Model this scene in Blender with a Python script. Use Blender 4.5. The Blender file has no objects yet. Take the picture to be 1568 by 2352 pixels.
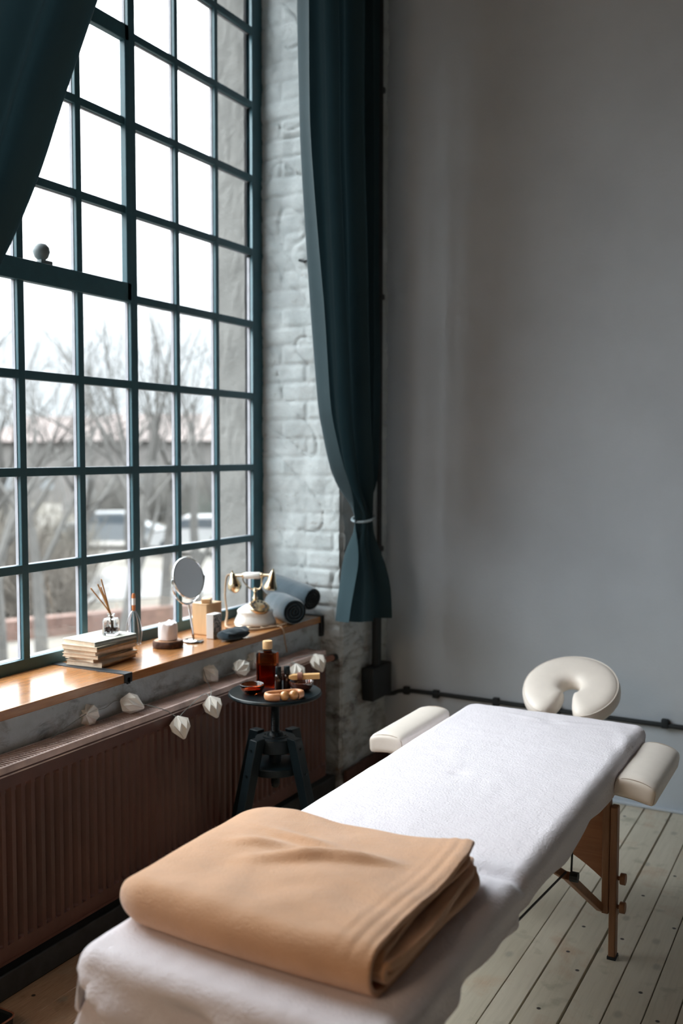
import bpy, bmesh, math, random
from mathutils import Vector, Matrix, noise, Euler
PI = math.pi
S = bpy.context.scene
COL = S.collection
random.seed(7)

# ------------------------------------------------------------------ materials
def nt(name):
    m = bpy.data.materials.new(name); m.use_nodes = True
    t = m.node_tree; b = t.nodes['Principled BSDF']
    return m, t, b
def lk(t, a, b): t.links.new(a, b)
def coords(t, scale=(1, 1, 1), kind='Object'):
    tc = t.nodes.new('ShaderNodeTexCoord'); mp = t.nodes.new('ShaderNodeMapping')
    mp.inputs['Scale'].default_value = scale
    lk(t, tc.outputs[kind], mp.inputs['Vector']); return mp.outputs['Vector']
def noise_tex(t, vec, scale, detail=4, rough=.55, dist=0):
    n = t.nodes.new('ShaderNodeTexNoise'); n.inputs['Scale'].default_value = scale
    n.inputs['Detail'].default_value = detail; n.inputs['Roughness'].default_value = rough
    n.inputs['Distortion'].default_value = dist
    lk(t, vec, n.inputs['Vector']); return n.outputs['Fac']
def ramp(t, fac, stops):
    r = t.nodes.new('ShaderNodeValToRGB'); e = r.color_ramp.elements
    while len(e) < len(stops): e.new(.5)
    for i, (p, c) in enumerate(stops):
        e[i].position = p; e[i].color = (*c, 1) if len(c) == 3 else c
    lk(t, fac, r.inputs['Fac']); return r.outputs['Color']
def mixc(t, fac, a, b, mode='MIX'):
    m = t.nodes.new('ShaderNodeMix'); m.data_type = 'RGBA'; m.blend_type = mode
    for sock, v in ((m.inputs[0], fac), (m.inputs[6], a), (m.inputs[7], b)):
        if isinstance(v, (int, float)): sock.default_value = v
        elif isinstance(v, tuple): sock.default_value = (*v, 1) if len(v) == 3 else v
        else: lk(t, v, sock)
    return m.outputs[2]
def mth(t, op, a, b=None):
    m = t.nodes.new('ShaderNodeMath'); m.operation = op
    for i, v in enumerate((a, b)):
        if v is None: continue
        if isinstance(v, (int, float)): m.inputs[i].default_value = v
        else: lk(t, v, m.inputs[i])
    return m.outputs[0]
def bump(t, b, h, strength=.3, dist=.01):
    n = t.nodes.new('ShaderNodeBump'); n.inputs['Strength'].default_value = strength
    n.inputs['Distance'].default_value = dist
    lk(t, h, n.inputs['Height']); lk(t, n.outputs['Normal'], b.inputs['Normal'])
def plain(name, col, rough=.5, metal=0, var=.12, scale=30, bmp=0, bscale=200, sheen=0, coat=0, spec=None):
    m, t, b = nt(name); v = coords(t)
    f = noise_tex(t, v, scale)
    dk = tuple(c * (1 - var) for c in col); lt = tuple(min(1, c * (1 + var)) for c in col)
    lk(t, ramp(t, f, [(.3, dk), (.7, lt)]), b.inputs['Base Color'])
    b.inputs['Roughness'].default_value = rough; b.inputs['Metallic'].default_value = metal
    if sheen: b.inputs['Sheen Weight'].default_value = sheen; b.inputs['Sheen Roughness'].default_value = .4
    if coat: b.inputs['Coat Weight'].default_value = coat; b.inputs['Coat Roughness'].default_value = .1
    if spec is not None: b.inputs['Specular IOR Level'].default_value = spec
    if bmp: bump(t, b, noise_tex(t, v, bscale, 3), bmp, .004)
    return m
def glassy(name, col, rough=.02, ior=1.45):
    m, t, b = nt(name); v = coords(t); f = noise_tex(t, v, 20)
    lk(t, ramp(t, f, [(.3, tuple(c * .95 for c in col)), (.7, col)]), b.inputs['Base Color'])
    b.inputs['Transmission Weight'].default_value = 1; b.inputs['Roughness'].default_value = rough
    b.inputs['IOR'].default_value = ior
    return m
def wood(name, c0, c1, rough=.45, axis='y', scale=1., coat=0, knots=False):
    m, t, b = nt(name)
    sc = {'y': (14, 1.2, 14), 'x': (1.2, 14, 14), 'z': (14, 14, 1.2)}[axis]
    v = coords(t, tuple(s * scale for s in sc))
    f = noise_tex(t, v, 3.2, 6, .6, .8)
    f2 = noise_tex(t, v, 16, 3)
    c = ramp(t, f, [(.28, c0), (.5, tuple((a + d) / 2 for a, d in zip(c0, c1))), (.72, c1)])
    c = mixc(t, .25, c, ramp(t, f2, [(.3, c0), (.7, c1)]))
    if knots:
        vo = t.nodes.new('ShaderNodeTexVoronoi'); vo.inputs['Scale'].default_value = 3.
        lk(t, coords(t, (2.2, 1, 1)), vo.inputs['Vector'])
        k = ramp(t, vo.outputs['Distance'], [(.04, (1, 1, 1)), (.09, (0, 0, 0))])
        c = mixc(t, k, c, tuple(x * .35 for x in c0))
    lk(t, c, b.inputs['Base Color']); b.inputs['Roughness'].default_value = rough
    if coat: b.inputs['Coat Weight'].default_value = coat; b.inputs['Coat Roughness'].default_value = .15
    bump(t, b, f2, .12, .002)
    return m
def cloth(name, col, rough=.9, sheen=.3, weave=420, bmp=.35, var=.08, cloud=7, dist=.0025):
    m, t, b = nt(name); v = coords(t)
    f = noise_tex(t, v, cloud, 5)
    lk(t, ramp(t, f, [(.3, tuple(c * (1 - var) for c in col)), (.7, tuple(min(1, c * (1 + var)) for c in col))]), b.inputs['Base Color'])
    b.inputs['Roughness'].default_value = rough
    b.inputs['Sheen Weight'].default_value = sheen; b.inputs['Sheen Roughness'].default_value = .5
    b.inputs['Specular IOR Level'].default_value = .2
    h = mth(t, 'ADD', noise_tex(t, v, weave, 3), mth(t, 'MULTIPLY', noise_tex(t, v, weave * .22, 3), .8))
    bump(t, b, h, bmp, dist)
    return m

def brick_paint(name):
    m, t, b = nt(name); v = coords(t)
    paint = ramp(t, noise_tex(t, v, 9, 6, .6), [(.3, (.44, .49, .505)), (.7, (.60, .65, .665))])
    under = ramp(t, noise_tex(t, v, 24, 4), [(.35, (.06, .062, .065)), (.50, (.19, .18, .17)), (.66, (.25, .20, .17)), (.75, (.20, .085, .055))])
    sx = t.nodes.new('ShaderNodeSeparateXYZ'); lk(t, v, sx.inputs[0])
    mr = t.nodes.new('ShaderNodeMapRange'); lk(t, sx.outputs[2], mr.inputs[0])
    mr.inputs[1].default_value = .45; mr.inputs[2].default_value = 1.0
    mr.inputs[3].default_value = .15; mr.inputs[4].default_value = 0.
    n = noise_tex(t, coords(t, (1, .6, 1.5)), 11, 8, .72, .4)
    pe = ramp(t, mth(t, 'ADD', n, mr.outputs[0]), [(.60, (0, 0, 0)), (.80, (1, 1, 1))])
    c = mixc(t, pe, paint, under)
    lk(t, c, b.inputs['Base Color']); b.inputs['Roughness'].default_value = .8
    bump(t, b, noise_tex(t, v, 60, 6, .65), .5, .006)
    return m
def floor_mat():
    m, t, b = nt('painted_boards'); v = coords(t)
    vs = coords(t, (22, 1.3, 22))
    grain = noise_tex(t, vs, 4, 6, .6, .5)
    fine = noise_tex(t, vs, 20, 4)
    at = t.nodes.new('ShaderNodeAttribute'); at.attribute_name = 'plank'
    paint = ramp(t, grain, [(.25, (.47, .43, .34)), (.5, (.63, .58, .47)), (.75, (.71, .66, .55))])
    paint = mixc(t, .55, paint, ramp(t, at.outputs['Fac'], [(0, (.49, .45, .35)), (1, (.73, .68, .57))]))
    worn = ramp(t, fine, [(.3, (.42, .27, .17)), (.7, (.60, .42, .28))])  # worn bare wood, lightened to make up for weak light by the radiator
    sx = t.nodes.new('ShaderNodeSeparateXYZ'); lk(t, v, sx.inputs[0])
    mr = t.nodes.new('ShaderNodeMapRange'); lk(t, sx.outputs[0], mr.inputs[0])
    mr.inputs[1].default_value = -1.6; mr.inputs[2].default_value = -.9
    mr.inputs[3].default_value = .34; mr.inputs[4].default_value = 0.
    w = mth(t, 'ADD', noise_tex(t, v, 5, 7, .6, .4), mr.outputs[0])
    c = mixc(t, ramp(t, w, [(.56, (0, 0, 0)), (.78, (1, 1, 1))]), paint, worn)
    st = ramp(t, noise_tex(t, v, 11, 4, .5), [(.60, (1, 1, 1)), (.74, (.66, .68, .64))])
    c = mixc(t, 1, c, st, 'MULTIPLY')
    vo = t.nodes.new('ShaderNodeTexVoronoi'); vo.inputs['Scale'].default_value = 4.6; vo.voronoi_dimensions = '2D'
    lk(t, v, vo.inputs['Vector'])
    c = mixc(t, ramp(t, vo.outputs['Distance'], [(.020, (1, 1, 1)), (.032, (0, 0, 0))]), c, (.03, .025, .02))
    vo2 = t.nodes.new('ShaderNodeTexVoronoi'); vo2.inputs['Scale'].default_value = 3.2; vo2.voronoi_dimensions = '2D'
    lk(t, coords(t, (1.6, 1, 1)), vo2.inputs['Vector'])
    c = mixc(t, ramp(t, vo2.outputs['Distance'], [(.03, (.5, .5, .5)), (.075, (0, 0, 0))]), c, (.25, .25, .21))
    lk(t, c, b.inputs['Base Color']); b.inputs['Roughness'].default_value = .5
    bump(t, b, fine, .2, .002)
    return m
def pane_mat():
    m = bpy.data.materials.new('window_pane_glass'); m.use_nodes = True; t = m.node_tree; t.nodes.clear()
    o = t.nodes.new('ShaderNodeOutputMaterial'); mx = t.nodes.new('ShaderNodeMixShader')
    tr = t.nodes.new('ShaderNodeBsdfTransparent'); gl = t.nodes.new('ShaderNodeBsdfGlossy')
    gl.inputs['Roughness'].default_value = .02; tr.inputs['Color'].default_value = (.95, .97, .97, 1)
    lw = t.nodes.new('ShaderNodeLayerWeight'); lw.inputs['Blend'].default_value = .5
    fr = mth(t, 'ADD', mth(t, 'MULTIPLY', mth(t, 'POWER', lw.outputs['Facing'], 5), .45), .025)
    lk(t, fr, mx.inputs[0]); lk(t, tr.outputs[0], mx.inputs[1]); lk(t, gl.outputs[0], mx.inputs[2])
    lk(t, mx.outputs[0], o.inputs[0]); return m

M = {}
M['plaster'] = plain('grey_plaster', (.51, .57, .635), .85, var=.06, scale=2.5, bmp=.25, bscale=90)
M['ceil'] = plain('dim_plaster', (.22, .215, .21), .9)
M['warmwall'] = plain('warm_brick_wash', (.32, .23, .165), .9, var=.25, scale=8)
M['dimwall'] = plain('dim_grey_wall', (.07, .075, .08), .9)
M['brick'] = brick_paint('whitewashed_brick')
M['outplaster'] = plain('outdoor_plaster', (.17, .17, .163), .9, var=.16, scale=6, bmp=.5, bscale=70)
M['floor'] = floor_mat()
M['gap'] = plain('floor_gap', (.012, .014, .016), .9)
M['frame'] = plain('flare_lifted_frame_paint', (.026, .088, .112), .5, var=.08)  # teal lifted so the paint colour also carries the flare haze
M['framewhite'] = plain('outer_frame_paint', (.34, .34, .375), .6)
M['glass'] = pane_mat()
M['sill'] = wood('varnished_pine', (.27, .10, .03), (.50, .235, .085), .22, 'y', 1., coat=.5, knots=True)
M['strip'] = plain('dark_strip', (.02, .025, .03), .55, .4)
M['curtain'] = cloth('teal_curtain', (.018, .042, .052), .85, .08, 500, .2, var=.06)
def translucent(m, col, k):
    t = m.node_tree; b = t.nodes['Principled BSDF']; o = t.nodes['Material Output']
    tl = t.nodes.new('ShaderNodeBsdfTranslucent'); tl.inputs['Color'].default_value = (*col, 1)
    mx = t.nodes.new('ShaderNodeMixShader'); mx.inputs[0].default_value = k
    lk(t, b.outputs[0], mx.inputs[1]); lk(t, tl.outputs[0], mx.inputs[2]); lk(t, mx.outputs[0], o.inputs[0])
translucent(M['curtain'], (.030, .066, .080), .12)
M['tie'] = plain('pale_cord', (.22, .28, .31), .7)
M['rad'] = plain('maroon_enamel', (.098, .036, .027), .36, var=.22, scale=5, bmp=.15, bscale=60)
M['grille'] = plain('sheen_enamel_slats', (.60, .46, .42), .25, var=.3, scale=14)  # window reflection on the enamel painted in as a paler slat colour
M['copper'] = plain('copper_pipe', (.40, .17, .11), .4, .35)
M['black'] = plain('black_paint', (.007, .014, .018), .4, var=.15, spec=.25)
M['blackmetal'] = plain('black_metal', (.006, .012, .015), .3, spec=.28)
M['conduit'] = plain('black_conduit', (.008, .014, .018), .6)
M['plinth'] = plain('dark_plinth', (.035, .04, .042), .55, var=.25)
M['redplinth'] = plain('brown_plinth', (.10, .045, .035), .6, var=.25)
M['sheet'] = cloth('white_towelling_sheet', (.76, .735, .79), .95, .2, 170, .6, var=.02, dist=.004)
M['blanket'] = cloth('tan_fleece', (.66, .385, .225), .95, .5, 260, .55, var=.07, cloud=14, dist=.004)
M['leather'] = plain('cream_vinyl', (.79, .73, .665), .42, var=.02, bmp=.06, bscale=300)
M['seam'] = plain('cream_seam', (.45, .37, .30), .7)
M['beech'] = wood('beech', (.21, .095, .045), (.33, .165, .085), .45, 'z')
M['beechpanel'] = wood('beech_panel', (.24, .085, .030), (.36, .145, .055), .4, 'x')
M['paper'] = plain('white_paper', (.88, .86, .81), .85, var=.03)
M['cord'] = plain('grey_flex', (.25, .27, .26), .6)
M['amber'] = glassy('amber_plastic', (.50, .10, .018), .10, 1.2)
M['amberdark'] = plain('dark_amber_glass', (.022, .008, .005), .12, coat=.6)
M['bottleoil'] = glassy('brown_oil', (.34, .055, .02), .08, 1.15)
M['oil'] = plain('red_oil', (.16, .018, .008), .12, coat=.5)
M['amberbowl'] = glassy('amber_glass', (.70, .13, .03), .02, 1.45)
M['capwood'] = wood('pale_cap_wood', (.60, .36, .16), (.76, .50, .26), .45, 'x')
M['loopwood'] = wood('orange_wood', (.46, .20, .085), (.62, .30, .145), .38, 'x', coat=.2)
M['ballwood'] = wood('honey_wood', (.38, .165, .05), (.55, .27, .095), .3, 'x', coat=.35)
M['stickwood'] = wood('yellow_wood', (.46, .25, .085), (.68, .42, .17), .6, 'x')
M['ring'] = plain('brown_band', (.20, .075, .045), .6)
M['chrome'] = plain('chrome', (.75, .77, .78), .08, 1, var=.02)
M['mirror'] = plain('mirror_glass', (.80, .81, .82), .015, 1, var=.005)
M['wax'] = plain('white_wax', (.84, .80, .81), .5, var=.03); 
M['wax'].node_tree.nodes['Principled BSDF'].inputs['Subsurface Weight'].default_value = .1
M['wax'].node_tree.nodes['Principled BSDF'].inputs['Subsurface Radius'].default_value = (.01, .008, .008)
M['bark'] = plain('bark', (.075, .038, .026), .9, var=.6, scale=60, bmp=1, bscale=120)
M['slice'] = wood('cut_wood', (.30, .15, .08), (.48, .27, .15), .6, 'x')
M['boxwood'] = wood('pine_box', (.52, .31, .15), (.68, .45, .25), .5, 'z')
M['porcelain'] = plain('white_porcelain', (.78, .78, .75), .14, var=.02, coat=.5)
M['brass'] = plain('aged_brass', (.62, .50, .34), .2, 1, var=.12)
M['phonecord'] = plain('beige_braid', (.42, .30, .20), .8, var=.25, scale=400)
M['towel'] = cloth('slate_towel', (.042, .068, .088), .95, .45, 260, .7, var=.12)
M['towelend'] = cloth('slate_towel_edge', (.020, .036, .048), .95, .2, 260, .7, var=.12)
M['paperbook'] = plain('aged_pages', (.72, .60, .47), .9, var=.1, scale=60)
M['dried'] = plain('dried_petals', (.20, .075, .055), .8, var=.6, scale=300)
M['reed'] = plain('rattan', (.52, .27, .09), .7)
M['clear'] = glassy('clear_glass', (.97, .98, .98), .0, 1.3)
M['orangewood'] = plain('orange_handle', (.48, .15, .035), .4)
M['steel'] = plain('steel_wire', (.42, .43, .45), .25, 1)
M['globe'] = plain('grey_globe', (.16, .19, .20), .55)
M['print'] = None
def print_mat():
    m, t, b = nt('floral_print'); v = coords(t)
    n = noise_tex(t, v, 95, 3, .6, 1.5)
    lk(t, ramp(t, n, [(.46, (.70, .70, .70)), (.52, (.13, .17, .18))]), b.inputs['Base Color'])
    b.inputs['Roughness'].default_value = .6; return m
M['print'] = print_mat()
M['card'] = plain('white_card', (.74, .72, .70), .6, var=.03)

# ------------------------------------------------------------------ mesh helpers
class MB:
    def __init__(s): s.bm = bmesh.new(); s.mi = 0
    def _face(s, vs):
        try:
            f = s.bm.faces.new(vs); f.material_index = s.mi; return f
        except ValueError: return None
    def box(s, lo, hi, mat=None):
        v = [Vector((x, y, z)) for z in (lo[2], hi[2]) for y in (lo[1], hi[1]) for x in (lo[0], hi[0])]
        if mat: v = [mat @ p for p in v]
        b = [s.bm.verts.new(p) for p in v]
        for q in ((0, 2, 3, 1), (4, 5, 7, 6), (0, 1, 5, 4), (1, 3, 7, 5), (3, 2, 6, 7), (2, 0, 4, 6)):
            s._face([b[i] for i in q])
        return s
    def cbox(s, c, size, rot=None, bev=0):
        mt = Matrix.Translation(c) @ (rot.to_matrix().to_4x4() if rot else Matrix())
        h = [q / 2 for q in size]
        if bev:
            t = MB(); t.box([-q for q in h], h)
            bmesh.ops.bevel(t.bm, geom=t.bm.edges[:], offset=bev, segments=2, affect='EDGES', profile=.5)
            s.merge(t, mt)
        else: s.box([-q for q in h], h, mt)
        return s
    def merge(s, o, mt=Matrix()):
        mp = {v: s.bm.verts.new(mt @ v.co) for v in o.bm.verts}
        for f in o.bm.faces:
            g = s._face([mp[v] for v in f.verts])
            if g: g.material_index = f.material_index if s.mi == 0 else s.mi
        o.bm.free(); return s
    def tube(s, pts, r, n=8, cap=True):
        pts = [Vector(p) for p in pts]; rs = r if isinstance(r, (list, tuple)) else [r] * len(pts)
        rings = []; up = None
        for i, p in enumerate(pts):
            d = (pts[min(i + 1, len(pts) - 1)] - pts[max(i - 1, 0)]).normalized()
            if up is None:
                up = d.orthogonal().normalized()
            else:
                up = up - d * up.dot(d)
                up = up.normalized() if up.length > 1e-6 else d.orthogonal().normalized()
            w = d.cross(up)
            rings.append([s.bm.verts.new(p + (up * math.cos(2 * PI * k / n) + w * math.sin(2 * PI * k / n)) * rs[i]) for k in range(n)])
        for a, b in zip(rings, rings[1:]):
            for k in range(n): s._face([a[k], a[(k + 1) % n], b[(k + 1) % n], b[k]])
        if cap: s._face(rings[0][::-1]); s._face(rings[-1])
        return s
    def lathe(s, prof, n=32, mt=Matrix()):
        rings = []
        for r, z in prof:
            if r < 1e-6: rings.append([s.bm.verts.new(mt @ Vector((0, 0, z)))])
            else: rings.append([s.bm.verts.new(mt @ Vector((r * math.cos(2 * PI * k / n), r * math.sin(2 * PI * k / n), z))) for k in range(n)])
        for a, b in zip(rings, rings[1:]):
            for k in range(n):
                k2 = (k + 1) % n
                if len(a) == 1 and len(b) == 1: continue
                if len(a) == 1: s._face([a[0], b[k2], b[k]])
                elif len(b) == 1: s._face([a[k], a[k2], b[0]])
                else: s._face([a[k], a[k2], b[k2], b[k]])
        return s
    def grid(s, fn, nu, nv, closeu=False, closev=False):
        g = [[s.bm.verts.new(fn(i / (nu if closeu else nu - 1), j / (nv if closev else nv - 1))) for j in range(nv)] for i in range(nu)]
        for i in range(nu if closeu else nu - 1):
            for j in range(nv if closev else nv - 1):
                s._face([g[i][j], g[(i + 1) % nu][j], g[(i + 1) % nu][(j + 1) % nv], g[i][(j + 1) % nv]])
        return g
    def build(s, name, mat, parent=None, smooth=35, bevel=0, weld=True, recalc=True):
        bm = s.bm
        if weld: bmesh.ops.remove_doubles(bm, verts=bm.verts, dist=1e-6)
        if recalc: bmesh.ops.recalc_face_normals(bm, faces=bm.faces)
        if smooth:
            for f in bm.faces: f.smooth = True
            a = math.radians(smooth)
            for e in bm.edges:
                if len(e.link_faces) == 2 and e.calc_face_angle(0) > a: e.smooth = False
        me = bpy.data.meshes.new(name); bm.to_mesh(me); bm.free()
        for m in (mat if isinstance(mat, (list, tuple)) else [mat]): me.materials.append(m)
        o = bpy.data.objects.new(name, me); COL.objects.link(o)
        if parent: adopt(o, parent)
        if bevel:
            md = o.modifiers.new('bevel', 'BEVEL'); md.width = bevel; md.segments = 2; md.limit_method = 'ANGLE'
        return o
def world(o):
    m = Matrix.Translation(o.location) @ o.rotation_euler.to_matrix().to_4x4()
    if o.parent: m = world(o.parent) @ o.matrix_parent_inverse @ m
    return m
def adopt(o, parent):                       # geometry modelled in world coordinates
    o.parent = parent; o.matrix_parent_inverse = world(parent).inverted()
def tag(o, label=None, cat=None, group=None, kind=None):
    if label: o['label'] = label
    if cat: o['category'] = cat
    if group: o['group'] = group
    if kind: o['kind'] = kind
    return o
def thing(name, loc, label, cat, group=None, rz=0):
    o = bpy.data.objects.new(name, None); COL.objects.link(o); o.location = loc
    o.rotation_euler = (0, 0, rz); o.empty_display_size = .05
    return tag(o, label, cat, group)
def rbox(size, r, n=8, fn=None):
    """rounded cushion-like box centred on the origin"""
    m = MB(); h = Vector(size) / 2; t = bmesh.new()
    bmesh.ops.create_cube(t, size=2); bmesh.ops.subdivide_edges(t, edges=t.edges[:], cuts=n, use_grid_fill=True)
    def warp(c):                            # put more points on the rounded rims
        return math.copysign(abs(c) ** .6, c)
    for v in t.verts:
        p = Vector((warp(v.co.x) * h.x, warp(v.co.y) * h.y, warp(v.co.z) * h.z))
        q = Vector([max(-h[i] + r, min(h[i] - r, p[i])) for i in range(3)])
        d = p - q
        if d.length > 1e-9:
            d = d.normalized() * r
        v.co = q + d
        if fn: v.co = fn(v.co)
    m.bm.free(); m.bm = t; return m
def smoothstep(a, b, x):
    t = max(0, min(1, (x - a) / (b - a))); return t * t * (3 - 2 * t)
def catmull(pts, n=8):
    P = [Vector(p) for p in pts]; P = [P[0] * 2 - P[1]] + P + [P[-1] * 2 - P[-2]]; out = []
    for i in range(1, len(P) - 2):
        for k in range(n):
            t = k / n; a, b, c, d = P[i - 1:i + 3]
            out.append(.5 * ((2 * b) + (c - a) * t + (2 * a - 5 * b + 4 * c - d) * t * t + (3 * b - a - 3 * c + d) * t ** 3))
    out.append(P[-2]); return out
def interp(tab, z):
    for (a, va), (b, vb) in zip(tab, tab[1:]):
        if (a - z) * (b - z) <= 0 and a != b: return va + (vb - va) * (z - a) / (b - a)
    return tab[0][1] if abs(z - tab[0][0]) < abs(z - tab[-1][0]) else tab[-1][1]
def sm_interp(tab, z, w=.06):
    return (interp(tab, z - w) + interp(tab, z) * 2 + interp(tab, z + w)) / 4
def nz(x, y, z): return noise.noise(Vector((x, y, z)))

# ------------------------------------------------------------------ room
D, XW, YR, XS, ZC = 3.946, -1.899, 3.517, -1.984, 3.9
XR, YB = 3.2, -2.6                                   # unseen right and rear walls
XF = -2.287                                          # inner face of the window frame

# floor boards run towards the far wall; measured gaps first
m = MB(); lay = m.bm.verts.layers.float.new('plank')
xs = [-1.93, -1.81, -1.70, -1.59, -1.48, -1.37, -1.26, -1.155, -1.04, -.925, -.814, -.742, -.636, -.542, -.453, -.377, -.285, -.19]
x = -.085
while x < XR: xs.append(x); x += random.uniform(.092, .112)
for i in range(len(xs) - 1):
    g = .0022 if i not in (11, 12) else .0042
    if i % 3 == 1: g *= .45
    a, b = xs[i] + (g if i not in (12,) else g * 1.1), xs[i + 1] - g * .6
    k0 = len(m.bm.verts); pv = random.random()
    m.box((a, YB, -.02), (b, D, random.uniform(-.0008, .0004)))
    m.bm.verts.ensure_lookup_table()
    for v in m.bm.verts[k0:]: v[lay] = pv
    # joint between two lengths of board is left to the wear in the paint
m.mi = 1; m.box((-2.3, YB, -.05), (XR, D, -.018))
fl = m.build('floor', [M['floor'], M['gap']], bevel=.0012); tag(fl, kind='structure')

tag(MB().box((-2.6, D, -.05), (XR + .2, D + .2, ZC)).build('wall_back', M['plaster']), kind='structure')
tag(MB().box((XR, YB - .2, -.05), (XR + .2, D, ZC)).build('wall_right', M['dimwall']), kind='structure')
tag(MB().box((-2.6, YB - .2, -.05), (XR, YB, ZC)).build('wall_rear', M['warmwall']), kind='structure')
tag(MB().box((-2.6, YB - .2, ZC), (XR + .2, D + .2, ZC + .2)).build('ceiling', M['ceil']), kind='structure')

# whitewashed brick window wall: parapet, reveal and pier carry real brick relief
def relief(a, z, seed=0):
    row = math.floor(z / .078); off = .12 if row % 2 else 0
    br = math.floor((a + off) / .25); fa = (a + off) / .25 - br; fz = z / .078 - row
    wob = nz(a * 9, z * 9, seed) * .12
    ed = min(min(fa, 1 - fa) * .25, min(fz, 1 - fz) * .078) + wob * .03
    body = smoothstep(.001, .012, ed)
    keep = .5 + .5 * smoothstep(-.15, .25, nz(a * 2.1, z * 1.7, seed + 9))
    h = body * .0065 * keep + nz(br * 3.7, row * 5.1, seed) * .004
    h += nz(a * 11, z * 8, seed + 3) * .008 + nz(a * 40, z * 34, seed + 5) * .002
    crack = abs(nz(a * 5 + z * 2, z * 4.2, seed + 20))
    h -= .007 * smoothstep(.05, .0, crack)
    return h
m = MB()
zA = .712
m.box((-2.49, YB, -.05), (-2.01, YR - .004, zA))                                   # parapet core
m.grid(lambda u, v: Vector((-1.997 + .4 * relief(.8 + u * (YR - .8), .40 + v * (zA - .40), 1), .8 + u * (YR - .8), .40 + v * (zA - .40))), 330, 34)
m.box((-2.0, .8, -.05), (-1.999, YR, .41))
m.box((-2.49, YR + .012, -.05), (XW - .012, D, ZC))                                # pier core
def rev(u, v):                                                                      # reveal then round corner then pier face
    z = v * (ZC - .0); a = u * (.42 + .435)
    c = .42
    h = relief(a, z, 4)
    ch = .012 * max(0, nz(3, z * 13, 7)) + .004
    if a < c - .012: return Vector((-2.319 + a, YR + .006 - h, z))
    if a > c + .012: return Vector((XW - .006 + h, YR + (a - c), z))
    t = (a - c + .012) / .024 * PI / 2
    return Vector((XW - .012 - .006 + math.sin(t) * (.012 + h - ch), YR + .012 + .006 - math.cos(t) * (.012 + h - ch), z))
m.grid(rev, 110, 470)
m.box((-2.49, .30, -.05), (XW, 1.10, ZC)); m.box((-2.49, YB, -.05), (XW, -1.75, ZC)); m.box((-2.49, -1.75, -.05), (XW, -.70, .72)); m.box((-2.49, -1.75, 3.5), (XW, -.70, ZC)); m.box((-2.49, -.70, -.05), (XW, .31, ZC))                                            # left block beyond the window
m.box((-2.49, .80, 3.78), (XW, YR + .01, ZC))                                      # lintel
wl = m.build('wall_left', M['brick'], smooth=60); tag(wl, kind='structure')
# outdoor plaster reveal round the window
m = MB()
m.box((-2.475, 3.462, .5), (-2.336, YR + .02, 3.85)); m.box((-2.475, 1.0, .5), (-2.336, 1.15, 3.85)); m.box((-2.475, .8, 3.74), (-2.336, 3.5, 3.85)); m.box((-2.49, .8, .60), (-2.336, 3.5, .735))
def pl(u, v):
    z = .735 + v * 3.0; xx = -2.475 + u * .139
    return Vector((xx, 3.460 - .006 * abs(nz(xx * 20, z * 8, 2)) - .003 * nz(xx * 60, z * 50, 1), z))
m.grid(pl, 14, 240)
tag(m.build('wall_outside', M['outplaster'], smooth=60), kind='structure')

tag(MB().box((-1.999, YB, 0), (-1.925, YR, .068)).build('baseboard_left', M['plinth'], bevel=.004), kind='structure')
tag(MB().box((XW, YR + .02, 0), (XW + .018, D, .085)).build('baseboard_pier', M['redplinth'], bevel=.004), kind='structure')
tag(MB().box((XW + .02, D - .016, 0), (XR, D, .012)).build('baseboard_back', M['plaster'], bevel=.003), kind='structure')

# ------------------------------------------------------------------ window
win = thing('window_1', (XF, 2.18, .74), 'tall teal steel window of many small panes', 'window'); win['kind'] = 'structure'
Y0, Y1, Z0, Z1 = 1.17, 3.446, .778, 3.70
cols = [3.195, 2.943, 2.694, 2.427, 2.170, 1.912, 1.645, 1.395]
rows = [1.059 + .3012 * k for k in range(9)]
def lattice(x0, x1, tw, edge):
    m = MB()
    for k, y in enumerate(cols):
        w = .036 if k in (2, 6) else tw * (1.25 if 2 < k < 6 else 1)
        m.box((x0, y - w / 2, Z0 - .01), (x1, y + w / 2, Z1 + .01))
    for z in rows:
        m.box((x0 + .0006, Y0, z - .0135), (x1 - .0006, Y1, z + .0135))
    m.box((x0, Y1, .70), (x1, YR + .01, Z1 + .08)); m.box((x0, 1.08, .70), (x1, Y0, Z1 + .08))
    m.box((x0 - .0004, Y0, .70), (x1 + .0004, Y1, Z0)); m.box((x0, Y0, Z1), (x1, Y1, Z1 + .08))
    return m
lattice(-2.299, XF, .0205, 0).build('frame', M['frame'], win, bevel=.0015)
lattice(-2.3155, -2.3035, .019, 0).build('outer_frame', M['framewhite'], win)
m = MB()
cy0, cy1, cz0, cz1 = 1.645, 2.694, 1.963, 2.865
for lo, hi in (((cy1 - .042, cz0 - .012), (cy1 - .016, cz1 + .026)), ((cy0 + .016, cz0 - .012), (cy0 + .042, cz1 + .026)),
               ((cy0 + .02, cz0 - .016), (cy1 - .02, cz0 + .050)), ((cy0 + .02, cz1 - .028), (cy1 - .02, cz1 + .026))):
    m.box((-2.306, lo[0], lo[1]), (XF + .006, hi[0], hi[1]))
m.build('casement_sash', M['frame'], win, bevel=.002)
MB().box((-2.303, Y0 - .01, Z0 - .02), (-2.2995, Y1 + .01, Z1 + .02)).build('glass', M['glass'], win)
m = MB()
m.box((-2.335, 1.08, zA), (XS, 2.272, .740)); m.box((-2.335, 2.306, zA), (XS, 3.492, .740))
m.build('window_sill', M['sill'], win, bevel=.003)
m = MB()
m.box((-2.29, 2.272, .7125), (XS + .003, 2.306, .7425)); m.box((-2.29, 3.492, .7125), (XS + .003, YR + .004, .7425))
m.box((XS - .002, 2.281, .708), (XS + .003, 2.297, .73)); m.box((XS - .012, 3.494, .655), (XS + .003, YR + .001, .73))
m.build('sill_strap', M['strip'], win, bevel=.0015)
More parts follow.
